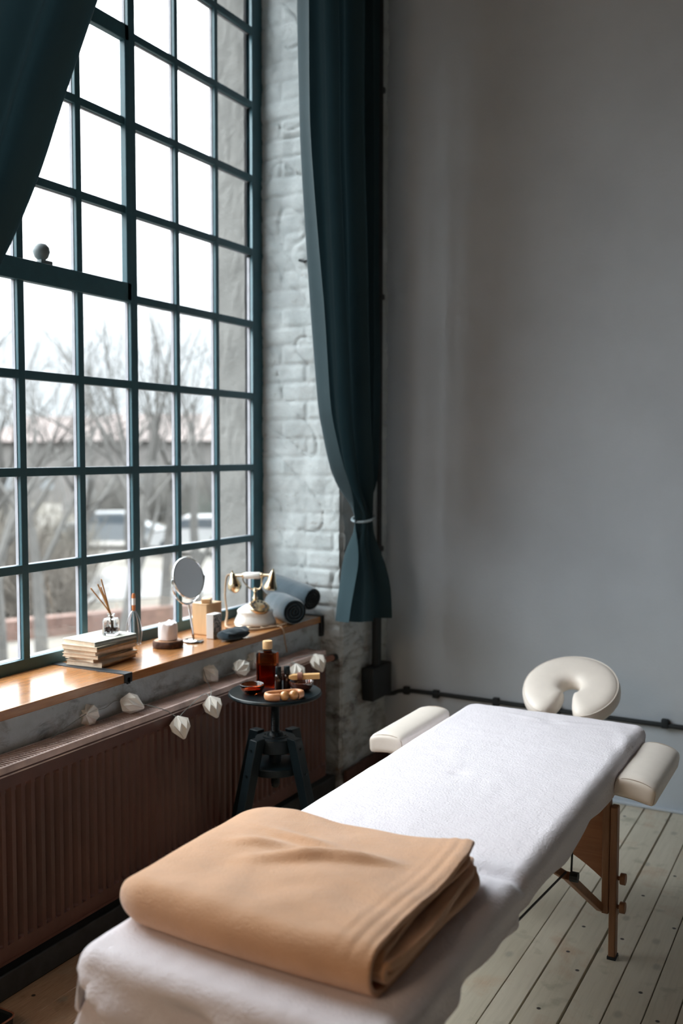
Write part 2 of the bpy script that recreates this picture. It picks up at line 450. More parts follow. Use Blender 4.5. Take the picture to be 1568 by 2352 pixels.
w2 = thing('window_2', (XF, -1.2, .72), 'second teal steel window along the same wall, towards the rear', 'window'); w2['kind'] = 'structure'
m = MB()
for k in range(5): y = -1.74 + k * .257; m.box((-2.33, y - .011, .72), (XF, y + .011, 3.5))
for k in range(10): z = .73 + k * .3065; m.box((-2.329, -1.75, z - .012), (XF - .001, -.70, z + .012))
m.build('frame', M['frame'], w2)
MB().box((-2.310, -1.745, .725), (-2.306, -.705, 3.495)).build('glass', M['glass'], w2)
t = thing('globe_ornament', (-2.30, 2.27, 2.012), 'small round grey globe on the thick cross bar of the window', 'ornament')
m = MB(); m.lathe([(0, .012), (.012, .013), (.021, .022), (.0265, .038), (.0245, .052), (.016, .062), (0, .066)], 24, Matrix.Translation((-2.30, 2.27, 2.012)))
m.build('globe', M['globe'], t)
MB().cbox((-2.299, 2.283, 2.019), (.022, .05, .014), bev=.003).build('base', M['globe'], t)

# ------------------------------------------------------------------ curtains
def curtain(name, left, right, ztop, zbot, x0, nf, tie, label, seed, amp=.032):
    zt, yt, wt = tie
    root = thing(name, (x0, yt, zbot), label, 'curtain')
    nu, nv = 130, 180
    def fn(u, v):
        z = zbot + v * (ztop - zbot)
        a, b = sm_interp(left, z), sm_interp(right, z)
        w = abs(b - a)
        full = smoothstep(.02, .35, w - .0)
        # unequal folds
        uu = u + .045 * math.sin(2 * PI * u * 1.7 + seed) + .02 * math.sin(2 * PI * u * 3.9 + seed * 2)
        ph = 2 * PI * nf * uu + .35 * math.sin(z * 1.3 + seed)
        amp2 = amp * (.55 + .45 * full) * (.75 + .35 * math.sin(u * 9 + seed))
        tight = math.exp(-((z - zt) / .09) ** 2)
        x = x0 + amp2 * math.sin(ph) * (1 - .45 * tight) + .018 * math.sin(2 * PI * nf * .5 * uu + seed) * (1 - tight)
        x += .008 * nz(u * 5, z * 2, seed) + .045 * (1 - (2 * u - 1) ** 2) * tight
        if z < zt: x += .05 * smoothstep(0, .3, zt - z) * math.sin(PI * u) + .02 * smoothstep(.02, .2, zt - z) * math.sin(2 * PI * 3.2 * u + seed)
        y = a + (b - a) * u + .006 * math.cos(ph)
        zz = z
        if v < .02: zz -= .02 * math.sin(PI * u) * (1 - v / .02)
        return Vector((x, y, zz))
    m = MB(); m.grid(fn, nu, nv)
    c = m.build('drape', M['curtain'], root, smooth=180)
    # tie cord, wound round the gathered cloth
    pts = []
    for k in range(33):
        a = 2 * PI * k / 32
        pts.append((x0 + .02 + .046 * math.cos(a), yt + (wt / 2 + .006) * math.sin(a), zt + .012 * math.sin(a)))
    MB().tube(pts, .0055, 6).build('tie_cord', M['tie'], root)
    return root
Lr = [(3.9, 2.97), (3.0, 3.0), (2.56, 3.015), (2.115, 3.076), (1.569, 3.172), (1.36, 3.27), (1.234, 3.385), (1.16, 3.448), (1.06, 3.41), (.90, 3.335), (.755, 3.285)]
Rr = [(3.9, 3.625), (3.25, 3.63), (1.495, 3.642), (1.32, 3.635), (1.22, 3.585), (1.16, 3.515), (1.08, 3.565), (.92, 3.635), (.755, 3.700)]
curtain('tied_curtain', Lr, Rr, 3.89, .765, -1.80, 6, (1.158, 3.481, .075), 'dark teal curtain tied back beside the grey far wall, hem above the sill end', 1.3)
Lf = [(3.9, .72), (2.0, .74), (1.4, .90), (1.16, 1.06), (1.0, 1.0), (.76, .94)]
Rf = [(3.9, 2.55), (3.0, 2.13), (2.56, 1.916), (2.275, 1.785), (2.067, 1.70), (1.887, 1.605), (1.6, 1.42), (1.3, 1.23), (1.16, 1.14), (1.0, 1.19), (.76, 1.29)]
curtain('tied_curtain', Lf, Rf, 3.89, .765, -1.754, 7, (1.158, 1.10, .075), 'dark teal curtain drawn across the upper left corner of the window', 4.1, .04)

# ------------------------------------------------------------------ radiator
RY0, RY1, RX, RZ0, RZ1 = .95, 3.384, -1.899, .115, .622
t = thing('panel_radiator', (-1.94, 2.4, .0), 'long maroon ribbed panel radiator below the wooden window sill', 'radiator')
pitch = 1 / 30
def ribs(y, z):
    f = ((y - RY0) / pitch) % 1
    tr = smoothstep(.14, .19, f) - smoothstep(.42, .47, f)
    zz = smoothstep(RZ0 + .040, RZ0 + .052, z) - smoothstep(RZ1 - .068, RZ1 - .056, z)
    return -.0125 * tr * zz
ys = []
y = RY0 + .03
while y < RY1 - .03:
    for q in (.0, .14, .165, .19, .42, .445, .47, .8): ys.append(y + q * pitch)
    y += pitch
ys = [RY0] + [q for q in ys if q < RY1 - .02] + [RY1]
zs = [RZ0, RZ0 + .038, RZ0 + .042, RZ0 + .046, RZ0 + .052, .3, .45, RZ1 - .068, RZ1 - .062, RZ1 - .056, RZ1 - .012]
m = MB()
m.grid(lambda u, v: Vector((RX + ribs(ys[round(u * (len(ys) - 1))], zs[round(v * (len(zs) - 1))]), ys[round(u * (len(ys) - 1))], zs[round(v * (len(zs) - 1))])), len(ys), len(zs))
m.box((RX - .030, RY0, RZ0), (RX - .0135, RY1, RZ1 - .03))
m.box((RX - .0136, RY0, RZ0 - .004), (RX + .001, RY1, RZ0 + .004))
m.build('front_panel', M['rad'], t, smooth=25)
m = MB(); m.box((RX - .088, RY0, RZ0), (RX - .070, RY1, RZ1 - .03)); m.build('rear_panel', M['rad'], t)
m = MB(); m.box((RX - .090, RY1 - .004, RZ0 + .01), (RX - .001, RY1 + .001, RZ1 + .001)); m.build('side_cover', M['rad'], t, bevel=.002)
m = MB()
y = RY0 + .005
while y < RY1 - .006:
    m.box((RX - .083, y, RZ1 - .012), (RX - .008, y + .0046, RZ1)); y += .0117
m.box((RX - .090, RY0, RZ1 - .02), (RX - .083, RY1, RZ1 + .0015)); m.box((RX - .050, RY0, RZ1 - .012), (RX - .046, RY1, RZ1 - .001))
m.build('top_grille', M['grille'], t)
m = MB(); m.box((RX - .008, RY0, RZ1 - .016), (RX + .0015, RY1, RZ1 + .002)); m.box((RX - .006, RY0, RZ1 - .024), (RX + .003, RY1, RZ1 - .020))
m.build('grille_edge', M['grille'], t, bevel=.0008)
m = MB(); m.tube([(-1.93, RY1 - .01, .578), (-1.93, 3.44, .574), (-1.93, 3.500, .570)], .0135, 14); m.build('pipe', M['copper'], t)
m = MB(); m.tube([(-1.93, 3.492, .570), (-1.93, 3.528, .568)], .016, 14); m.build('pipe_collar', M['blackmetal'], t)
for yy in (1.6, 2.95):
    m = MB(); m.box((-1.965, yy - .012, .0685), (-1.945, yy + .012, RZ0)); m.build('foot', M['rad'], t)

# ------------------------------------------------------------------ string of paper lanterns
sl = thing('lantern_string', (-1.95, 2.4, .624), 'string of white folded paper lanterns draped along the maroon radiator', 'string lights')
def lantern_bm(n=8, r=.0315, s=1.):
    m = MB(); R = []
    top, bot = m.bm.verts.new((0, 0, .032 * s)), m.bm.verts.new((0, 0, -.045 * s))
    tr = [m.bm.verts.new((.005 * s * math.cos(2 * PI * (k / (2 * n))), .005 * s * math.sin(2 * PI * (k / (2 * n))), .0315 * s)) for k in range(2 * n)]
    br = [m.bm.verts.new((.005 * s * math.cos(2 * PI * (k / (2 * n))), .005 * s * math.sin(2 * PI * (k / (2 * n))), -.043 * s)) for k in range(2 * n)]
    md = []
    for k in range(2 * n):
        a = 2 * PI * k / (2 * n)
        rr, z = (r * 1.0, .014) if k % 2 == 0 else (r * .96, -.011)
        md.append(m.bm.verts.new((rr * s * math.cos(a), rr * s * math.sin(a), z * s)))
    for k in range(2 * n):
        j = (k + 1) % (2 * n)
        m._face([top, tr[k], tr[j]]); m._face([tr[k], md[k], md[j]]); m._face([tr[k], md[j], tr[j]])
        m._face([md[k], br[k], br[j]]); m._face([md[k], br[j], md[j]]); m._face([br[k], bot, br[j]])
    return m
from mathutils import Quaternion
def lrot(i, r):                             # the hanging ones lean sideways on their flex
    if i not in (2, 3, 7, 8): return Euler(r)
    return (Quaternion((.475, -.88, .1), {2: .30, 3: .34, 7: .12, 8: .42}[i]) @ Quaternion((0, 0, 1), r[2])).to_euler()
l0 = lantern_bm().build('lantern', M['paper'], None, smooth=12)
LAN = [((-1.986, 2.117, .652), (1.15, .5, .3)), ((-1.962, 2.272, .654), (.35, -1.2, .2)), ((-1.866, 2.393, .567), (.08, -.16, .1)), ((-1.866, 2.566, .592), (.10, -.14, .5)),
       ((-1.985, 2.711, .655), (.2, -.75, .8)), ((-1.946, 2.850, .652), (1.9, .75, .2)), ((-1.975, 2.975, .652), (1.3, -.7, .7)), ((-1.866, 3.103, .596), (.05, -.12, .4)), ((-1.866, 3.262, .605), (.12, -.2, .9))]
for i, (p, r) in enumerate(LAN):
    o = l0 if i == 0 else l0.copy()
    if i: COL.objects.link(o)
    o.parent = sl; o.location = Vector(p) - sl.location; o.rotation_euler = lrot(i, r)
ends = []
for i, (p, r) in enumerate(LAN): ends.append(Vector(p) + lrot(i, r).to_matrix() @ Vector((0, 0, .030)))
pts = [Vector((-1.97, 1.95, .627))]
for k, e in enumerate(ends):
    if k:
        a = ends[k - 1]; mid = (a + e) / 2
        mid.z = max(.627, min(a.z, e.z) - .004) if min(a.z, e.z) > .63 or max(a.z, e.z) > .63 else mid.z - .012
        if k in (2,): pts.append(Vector((-1.897, 2.345, .627)))
        if k == 3:
            pts.append(Vector((-1.885, 2.44, .600))); pts.append(Vector((-1.894, 2.555, .629)))
        elif k == 4: pts.append(Vector((-1.897, 2.60, .628))); pts.append(Vector((-1.94, 2.65, .627)))
        elif k in (7,): pts.append(Vector((-1.93, 3.05, .627))); pts.append(Vector((-1.893, 3.09, .63)))
        elif k in (8,): pts.append(Vector((-1.893, 3.115, .63))); pts.append(Vector((-1.93, 3.18, .627))); pts.append(Vector((-1.893, 3.255, .63)))
        elif k != 2: pts.append(mid)
    pts.append(e)
MB().tube(catmull(pts, 6), .0013, 5).build('flex', M['cord'], sl)

# ------------------------------------------------------------------ conduit, junction box, hook
t = thing('electric_conduit', (-1.87, 3.8, .35), 'black conduit down the brick pier and along the grey far wall', 'conduit')
m = MB(); m.tube([(-1.882, 3.836, .49), (-1.882, 3.836, 2.0), (-1.882, 3.832, ZC - .003)], .0115, 10)
m.tube([(-1.866, 3.775, .49), (-1.866, 3.775, .82)], .019, 10); m.build('riser', M['conduit'], t)
MB().cbox((-1.868, 3.79, .420), (.056, .185, .145), bev=.006).build('junction_box', M['conduit'], t)
m = MB(); m.tube(catmull([(-1.855, 3.86, .348), (-1.845, 3.91, .340), (-1.80, 3.931, .352), (-1.6, 3.932, .357), (-.6, 3.932, .348), (.6, 3.932, .345), (XR, 3.932, .345)], 6), .0095, 10); m.build('cable_run', M['conduit'], t)
for xx in (-1.79, -1.647, -1.368, -1.1, -.668, -.2, .4):
    MB().cbox((xx, 3.933, .355), (.028, .024, .036), bev=.004).build('clip', M['conduit'], t)
for zz in (2.98, 2.1, 1.0):
    MB().cbox((-1.882, 3.836, zz), (.03, .034, .024), bev=.004).build('clip', M['conduit'], t)
m = MB(); m.tube([(-2.085, 3.522, 2.222), (-2.085, 3.492, 2.217), (-2.06, 3.487, 2.210), (-2.035, 3.49, 2.213)], .006, 8)
tag(m.build('wall_hook', M['blackmetal']), 'small dark hook on the white brick window reveal', 'hook')

# ------------------------------------------------------------------ massage table
TX0, TX1, TY0, TY1, TZ = -1.203, -.592, 1.222, 3.172, .553
tb = thing('massage_table', ((TX0 + TX1) / 2, 2.2, 0), 'beech folding massage table with cream armrests and face cradle', 'massage table')
def half(y0, y1):
    m = rbox((TX1 - TX0 - .03, y1 - y0, .048), .02, 6); o = MB(); o.merge(m, Matrix.Translation(((TX0 + TX1) / 2, (y0 + y1) / 2, .513))); return o
half(TY0 + .02, 2.195).build('cushion', M['leather'], tb); half(2.205, TY1 - .015).build('cushion', M['leather'], tb)
m = MB()
for a, b in ((TY0 + .05, 2.19), (2.21, TY1 - .04)):
    for xx in (TX0 + .035, TX1 - .055): m.box((xx, a, .455), (xx + .02, b, .489))
    m.box((TX0 + .035, a, .455), (TX1 - .035, a + .02, .489)); m.box((TX0 + .035, b - .02, .455), (TX1 - .035, b, .489))
m.build('frame_rail', M['beech'], tb)
def leg_set(yl, ydir, sx, braced=True):
    # sx = +1 right side, -1 left; fixed upper leg, sliding lower leg with two wooden knobs
    cx = (TX0 + TX1) / 2; X = lambda q: cx + sx * (q - cx)
    def bx(m, x0, x1, *r): m.box((min(X(x0), X(x1)), r[0], r[2]), (max(X(x0), X(x1)), r[1], r[3]))
    m = MB(); bx(m, -.619, -.599, yl - .016, yl + .016, .128, .489); L = m.build('leg', M['beech'], tb, bevel=.003)
    m = MB(); bx(m, -.598, -.578, yl - .016, yl + .016, .006, .437); m.build('leg_extension', M['beech'], L, bevel=.003)
    m = MB(); bx(m, -.600, -.576, yl - .018, yl + .018, 0, .008); m.build('rubber_foot', M['conduit'], L)
    for z in (.150, .232):
        m = MB(); m.tube([(X(-.578), yl, z), (X(-.571), yl, z), (X(-.570), yl, z), (X(-.555), yl, z)], [.006, .006, .0165, .0165], 12); m.build('knob', M['beech'], L, bevel=.002)
    if not braced: return
    # brace from the leg towards the middle of the table
    e = Vector((X(-.650), yl + ydir * .27, .330)); s0 = Vector((X(-.622), yl + ydir * .012, .142)); e2 = e + (e - s0).normalized() * .12 + Vector((X(-.685) - X(-.650), 0, 0))
    for nm, a, b in (('brace', s0, e), ('brace_link', e + Vector((-.008 * sx, 0, 0)), e2)):
        d = (b - a); q = d.to_track_quat('Y', 'Z'); mm = MB()
        mm.box((-.009, 0, -.011), (.009, d.length, .011), Matrix.Translation(a) @ q.to_matrix().to_4x4()); mm.build(nm, M['beech'], L, bevel=.002)
    m = MB(); m.tube([e + Vector((.010 * sx, 0, 0)), e + Vector((.030 * sx, 0, 0))], .0135, 10); m.build('hinge_knob', M['conduit'], L)
    return e
ea = leg_set(2.703, -1, 1); eb = leg_set(2.703, -1, -1); leg_set(1.46, 1, 1, False); leg_set(1.46, 1, -1, False)
for yl in (2.703, 1.46):
    m = MB(); n = 25; pr = []
    for k in range(n):
        u = k / (n - 1); xx = -1.172 + u * (-.617 + 1.172)
        pr.append((xx, .222 + .10 * (1 - abs(2 * u - 1) ** 2.2) ))
    for y in (yl - .006, yl + .006):
        vs = [m.bm.verts.new((xx, y, z)) for xx, z in pr] + [m.bm.verts.new((pr[-1][0], y, .475)), m.bm.verts.new((pr[0][0], y, .475))]
        m._face(vs)
    m.bm.verts.ensure_lookup_table(); N = n + 2
    for k in range(N): m._face([m.bm.verts[k], m.bm.verts[(k + 1) % N], m.bm.verts[N + (k + 1) % N], m.bm.verts[N + k]])
    m.build('end_panel', M['beechpanel'], tb)
for a in (ea, eb):
    m = MB(); m.tube([a + Vector((0, -.01, .012)), Vector((a.x, 1.50, .440))], .003, 6); m.build('steel_cable', M['conduit'], tb)
    m = MB(); m.tube([a + Vector((.012, 0, .008)), a + Vector((.004, .05, .150))], .003, 6); m.build('steel_cable', M['conduit'], tb)
# armrests
def armrest(cx, cy, cz, tilt, w=.118, l=.40, h=.056):
    def dome(c):
        f = max(0, 1 - (c.x / (w / 2)) ** 2)
        return Vector((c.x, c.y, c.z + (.012 * f if c.z > 0 else .006 * f)))
    r = rbox((w, l, h), .016, 10, dome); mt = Matrix.Translation((cx, cy, cz)) @ Matrix.Rotation(tilt, 4, 'Y')
    o = MB(); o.merge(r, mt); a = o.build('armrest', M['leather'], tb, smooth=80)
    for sg in (-1, 1):
        s = MB(); y = sg * (l / 2 - .006); pts = []
        for k in range(41):
            th = 2 * PI * k / 40; px, pz = math.cos(th), math.sin(th)
            e = 5; sc = (abs(px) ** e + abs(pz) ** e) ** (-1 / e)
            p = dome(Vector((px * sc * (w / 2 - .004), y, pz * sc * (h / 2 - .004)))); pts.append(mt @ p)
        s.tube(pts, .0016, 5, False); s.build('seam', M['seam'], a)
armrest(-.537, 2.895, .482, .16); armrest(-1.285, 2.865, .512, -.06)
for yy in (2.78, 3.0):
    for x0_, x1_, z_ in ((-.64, -.54, .445), (-1.30, -1.15, .470)):
        MB().box((x0_, yy - .015, z_), (x1_, yy + .015, z_ + .010)).build('armrest_strap', M['leather'], tb)
# face cradle
cm = Matrix.Translation((-.897, 3.378, .577)) @ Matrix.Rotation(math.radians(29), 4, 'X')
A = math.radians(164)
def sec(t, ph, R=.1015, hw=.069, ht=.037):
    a = (2 * t - 1) * A; te = abs(2 * t - 1); e = 1 - max(0, (te - .86) / .14) ** 2; e = math.sqrt(max(0, e))
    c, s_ = math.cos(ph), math.sin(ph); k = 3.2; q = (abs(c) ** k + abs(s_) ** k) ** (-1 / k)
    rr = R + c * q * hw * (.25 + .75 * e) * (e > 0); z = s_ * q * ht * (.4 + .6 * e)
    if e < 1e-6: rr = R + c * q * hw * .22
    ea_ = a * (1 + 0)
    return cm @ Vector((rr * math.sin(ea_) * 1.0, rr * math.cos(ea_) * .98, z))
m = MB(); g = m.grid(lambda u, v: sec(u, 2 * PI * v), 90, 30, False, True); m._face(g[0][::-1]); m._face(g[-1])
fc = m.build('face_cradle', M['leather'], tb, smooth=80)
m = MB(); m.tube([sec(.03 + .94 * k / 80, .62) for k in range(81)], .0022, 6); m.build('seam', M['leather'], fc)
for xx in (-.98, -.83):
    m = MB(); m.tube([(xx, 3.10, .475), (xx, 3.22, .478), (xx, 3.42, .545)], .010, 8); m.build('cradle_support', M['beech'], fc)

# ------------------------------------------------------------------ fitted sheet
def f1(s, h, r):
    """arc-length coordinate -> (position, drop) for a cushion half-width h with rim radius r"""
    sg = 1 if s >= 0 else -1; a = abs(s)
    if a < h - r: return sg * a, 0.
    q = (a - h + r) / r
    if q < PI / 2: return sg * (h - r + r * math.sin(q)), r * (1 - math.cos(q))
    return sg * h, r + (a - (h - r + r * PI / 2))
hx, hy = (TX1 - TX0) / 2 + .004, (TY1 - TY0) / 2 + .004; r = .036
cxT, cyT = (TX0 + TX1) / 2, (TY0 + TY1) / 2
def hem(yw, side):
    if side == 'end': return .135
    if yw > 2.7: return .098 - .03 * smoothstep(2.75, 2.95, yw)
    tab = [(1.2, .13), (1.5, .085), (1.60, .070), (1.80, .092), (1.865, .100), (1.89, .080), (2.05, .078), (2.2, .100), (2.32, .092), (2.42, .070), (2.55, .090), (2.7, .100)]
    return sm_interp(tab, yw, .02)
def sheet_pt(u, v):
    # sample densely where the cloth turns over the edge
    Lx, Ly = hx - r + r * PI / 2, hy - r + r * PI / 2
    sx = (2 * u - 1); sy = (2 * v - 1)
    px, dx = f1(math.copysign(min(abs(sx) / .80, 1.) * Lx, sx), hx, r)
    py, dy = f1(math.copysign(min(abs(sy) / .92, 1.) * Ly, sy), hy, r)
    yw = cyT + py
    ex, ey = max(0, (abs(sx) - .80) / .20), max(0, (abs(sy) - .92) / .08)
    hs = hem(yw, 'side') - r; he = (.155 if sy < 0 else .10) - r
    if ey > 0 and ex == 0: dy = r + ey * he
    if ex > 0 and ey == 0: dx = r + ex * hs
    if ex > 0 and ey > 0:
        dx = r + ex * (hs * (1 - ey) + he * ey); dy = r + ey * (he * (1 - ex) + hs * ex)
    # round the plan corners
    rc = .055; qx, qy = abs(px) - (hx - rc), abs(py) - (hy - rc)
    if qx > 0 and qy > 0:
        l = math.hypot(qx, qy)
        mx = max(qx, qy); 
        if l > 0: k = mx / l; px = math.copysign(hx - rc + qx * k, px); py = math.copysign(hy - rc + qy * k, py)
    drop = max(dx, dy) if not (dx > 0 and dy > 0) else min((dx ** 3 + dy ** 3) ** (1 / 3), max(dx, dy) * 1.1)
    x, y, z = cxT + px, cyT + py, TZ - drop
    # padding and soft creases
    top = 1 - smoothstep(.0, .03, drop)
    z += top * (.006 * math.cos(px / hx * PI / 2) * math.cos(py / hy * PI / 2) + .0022 * nz(x * 7, y * 5, 1) + .0010 * nz(x * 26, y * 18, 2))
    for bx_, by_, ba, sx_, sy_ in ((-.872, 3.045, .007, .035, .022), (-.95, 2.42, .004, .03, .02), (-1.08, 2.55, .003, .03, .02)):   # pressed-in dimples
        z -= top * ba * math.exp(-((x - bx_) / sx_) ** 2 - ((y - by_) / sy_) ** 2)
    z += top * .004 * math.exp(-((y - 3.075 - .03 * math.sin(x * 9)) / .014) ** 2) * smoothstep(-1.1, -.95, x) * (1 - smoothstep(-.80, -.66, x))
    # the hinge across the middle of the table, deeper towards the right-hand edge
    hg = math.exp(-((y - 1.885 - .06 * (x - TX1)) / .022) ** 2)
    z -= hg * (.004 + .012 * smoothstep(-.85, -.6, x)) * (1 if drop < .06 else .4)
    side = smoothstep(.02, .07, drop)
    fall = math.sqrt(max(0, drop / .1))
    if dx > dy:
        sgn = math.copysign(1, sx)
        w = .006 * math.sin(y * 34 + 14 * drop) * smoothstep(2.0, 1.5, y) + .004 * nz(y * 9, drop * 6, 4) + .003 * math.sin(y * 61 - drop * 40) * smoothstep(1.9, 1.4, y)
        x += sgn * side * (w - .004 - hg * .014)
    else:
        w = .028 * math.sin(x * 21 - 34 * drop + 1.2) + .010 * math.sin(x * 46 - 60 * drop) + .005 * nz(x * 8, drop * 12, 3)
        y += math.copysign(1, sy) * side * w * (1 if sy < 0 else .5)
    # gathered corners at the near end
    if sy < 0:
        cd = math.hypot(abs(px) - hx, abs(py) - hy)
        gth = math.exp(-(cd / .13) ** 2) * side
        an = math.atan2(abs(py) - hy + rc, abs(px) - hx + rc)
        q = .007 * math.sin(an * 5 + drop * 20)
        x += math.copysign(gth * q, px); y += math.copysign(gth * q, py)
    # sag between armrest and table on the right, with slack cloth
    if x > TX1 - .08 and y > 2.75:
        z += .004 * math.sin((x * 30 + y * 26)) * smoothstep(TX1 - .08, TX1, x) * smoothstep(2.75, 2.9, y)
    # elastic hem turns inwards
    if max(ex, ey) > .9:
        k = (max(ex, ey) - .9) / .1
        if ex >= ey: x -= math.copysign(.022 * k, sx)
        else: y -= math.copysign(.022 * k, sy)
    return Vector((x, y, z))
m = MB(); m.grid(sheet_pt, 220, 420)
sh = m.build('fitted_sheet', M['sheet'], None, smooth=180); tag(sh, 'white towelling fitted sheet stretched over the massage table', 'sheet')

# ------------------------------------------------------------------ folded fleece blanket
bl = thing('folded_blanket', (-.93, 1.56, .556), 'folded tan fleece blanket lying on the near end of the white sheet', 'blanket')
def layer(idx, x0, x1, yf, yb, zc, h, seed, wav, flare=0):
    """a U-shaped doubled length of fleece: open to the back, fold at the front"""
    def fn(u, v):
        # v runs: top back -> front fold -> bottom back
        wv = wav * (nz(v * 5, seed, 1) + .6 * math.sin(v * 11 + seed))
        xe = x1 + wv
        xe -= (.010 if idx == 0 else .026) * smoothstep(.09, .0, v) ** 2 + .025 * smoothstep(.91, 1., v) ** 2
        x = x0 + (xe - x0) * (u ** .9)
        endl = math.sqrt(max(0., 1 - (1 - min(1, u / .13)) ** 2)) if u < .13 else 1.   # closed, rounded left end
        hh = h * (.10 + .90 * endl)
        L = yb - yf
        yfx = yf + .055 * (1 - endl) - .012 * math.sin(u * 3 + seed) + .02 * (1 - u)
        ybx = yb - .05 * (1 - endl) + .02 * math.sin(u * 4 + seed) * .6 + .035 * u
        s_ = v
        if s_ < .42: y = ybx + (yfx + hh - ybx) * (s_ / .42); z = zc + hh
        elif s_ > .58: y = yfx + hh + (ybx - yfx - hh) * ((s_ - .58) / .42); z = zc - hh
        else:
            th = (s_ - .42) / .16 * PI; y = yfx + hh - hh * math.sin(th); z = zc + hh * math.cos(th)
        if s_ < .5:
            f = smoothstep(.5, .40, s_) * endl
            z += f * (.008 * nz(x * 6, y * 6, seed) + .004 * nz(x * 15, y * 13, seed + 3))
            for (a, b, cx_, cy_, rot, amp_) in ((.09, .016, -.93, 1.585, .5, .010), (.07, .014, -.99, 1.66, -.1, .007), (.06, .013, -.83, 1.62, .35, .008), (.05, .014, -1.05, 1.60, .3, .006)):
                dx_, dy_ = x - cx_, y - cy_; p = dx_ * math.cos(rot) + dy_ * math.sin(rot); q = -dx_ * math.sin(rot) + dy_ * math.cos(rot)
                z += f * 2.2 * amp_ * math.exp(-(p / a) ** 2 - (q / b) ** 2)
            z += f * .0016 * math.cos((u - .97) * 120 + 5 * v) * smoothstep(.80, .95, u)
            z -= .010 * smoothstep(.25, .0, s_) * smoothstep(.2, .5, u) * (1 - u) * 2
            z += flare * smoothstep(.7, 1, u) * smoothstep(.22, .0, s_)
        return Vector((x, y, z))
    m = MB(); m.grid(fn, 70, 90)
    return m
for i, a in enumerate(((-1.214, -.656, 1.318, 1.775, .5945, .0365, .3, .006, .012), (-1.200, -.656, 1.341, 1.770, .5925, .0245, 2.2, .008, .004), (-1.180, -.642, 1.362, 1.775, .5905, .0100, 4.7, .009, .0))):
    m = layer(i, *a); o = m.build('fold', M['blanket'], bl, smooth=180)
    sd = o.modifiers.new('thick', 'SOLIDIFY'); sd.thickness = (.0115, .0105, .016)[i]; sd.offset = 0
    ss = o.modifiers.new('soft', 'SUBSURF'); ss.levels = 1; ss.render_levels = 2

# ------------------------------------------------------------------ black screw stool and what stands on it
SX, SY, SZ = -1.677, 2.650, .643
st = thing('screw_stool', (SX, SY, 0), 'round black screw stool with four splayed legs before the radiator', 'stool')
T = Matrix.Translation((SX, SY, 0))
m = MB(); R = .1535
m.lathe([(0, SZ - .014), (R - .012, SZ - .014), (R - .003, SZ - .011), (R, SZ - .006), (R - .002, SZ - .001), (R - .005, SZ + .0012), (R - .009, SZ), (0, SZ)], 64, T); m.build('seat', M['blackmetal'], st, smooth=25)
m = MB(); pr = [(0, .324), (.010, .3255), (.0135, .331)]
z = .338
while z < .60: pr += [(.0135, z), (.0152, z + .0022), (.0135, z + .0044)]; z += .0046
pr += [(.0135, .60), (.02, .622), (.035, SZ - .013), (0, SZ - .013)]
m.lathe(pr, 20, T); m.build('screw_rod', M['blackmetal'], st, smooth=50)
m = MB(); m.lathe([(.014, .512), (.021, .510), (.026, .504), (.028, .4985), (.041, .498), (.042, .4945), (.064, .494), (.066, .490), (.066, .452), (.060, .448), (.0165, .448)], 40, T); m.build('hub', M['black'], st, smooth=30)
for k in range(4):
    a = k * PI / 2 + .3; m = MB(); m.lathe([(0, .502), (.0035, .501), (.0045, .4975)], 10, Matrix.Translation((SX + .0345 * math.cos(a), SY + .0345 * math.sin(a), 0))); m.build('bolt', M['blackmetal'], st)
m = MB(); m.lathe([(.0165, .45), (.0205, .449), (.0205, .411), (.0165, .408)], 20, T); m.build('nut_sleeve', M['black'], st)
m = MB(); m.lathe([(.0165, .411), (.070, .410), (.086, .407), (.088, .404), (.088, .384), (.085, .381), (.0165, .381)], 40, T); m.build('lower_collar', M['black'], st, smooth=30)
va = math.atan2(SY, SX)                                 # legs stand roughly square to the room
for k in range(4):
    a = math.radians(28.4) + PI / 4 + k * PI / 2 + .10
    d = Vector((math.cos(a), math.sin(a), 0)); s_ = Vector((-d.y, d.x, 0)); m = MB()
    top, bot = .503, 0.
    w0, dp = .0165, .020
    def P(zz, ro, sg):
        f = (top - zz) / top; rad = .083 + .142 * f
        return Vector((SX, SY, zz)) + d * (rad + ro) + s_ * sg
    lv = []
    for zz in (top, .44, .25, bot):
        dd = dp * (1.0 if zz > .3 else .9)
        lv.append([m.bm.verts.new(P(zz, ro * dd, sg * w0)) for ro, sg in ((-1, -1), (1, -1), (1, 1), (-1, 1))])
    for A_, B_ in zip(lv, lv[1:]):
        for q in range(4): m._face([A_[q], A_[(q + 1) % 4], B_[(q + 1) % 4], B_[q]])
    m._face(lv[0][::-1]); m._face(lv[-1])
    lg = m.build('leg', M['black'], st, smooth=25, bevel=.0025)
    for zz in (.472, .395):
        m = MB(); f = (top - zz) / top; c = Vector((SX, SY, zz)) + d * (.083 + .142 * f + .0195)
        m.tube([c, c + d * .004], .0045, 8); m.build('screw', M['blackmetal'], lg)

def put(px, py, z): return Matrix.Translation((px, py, z))
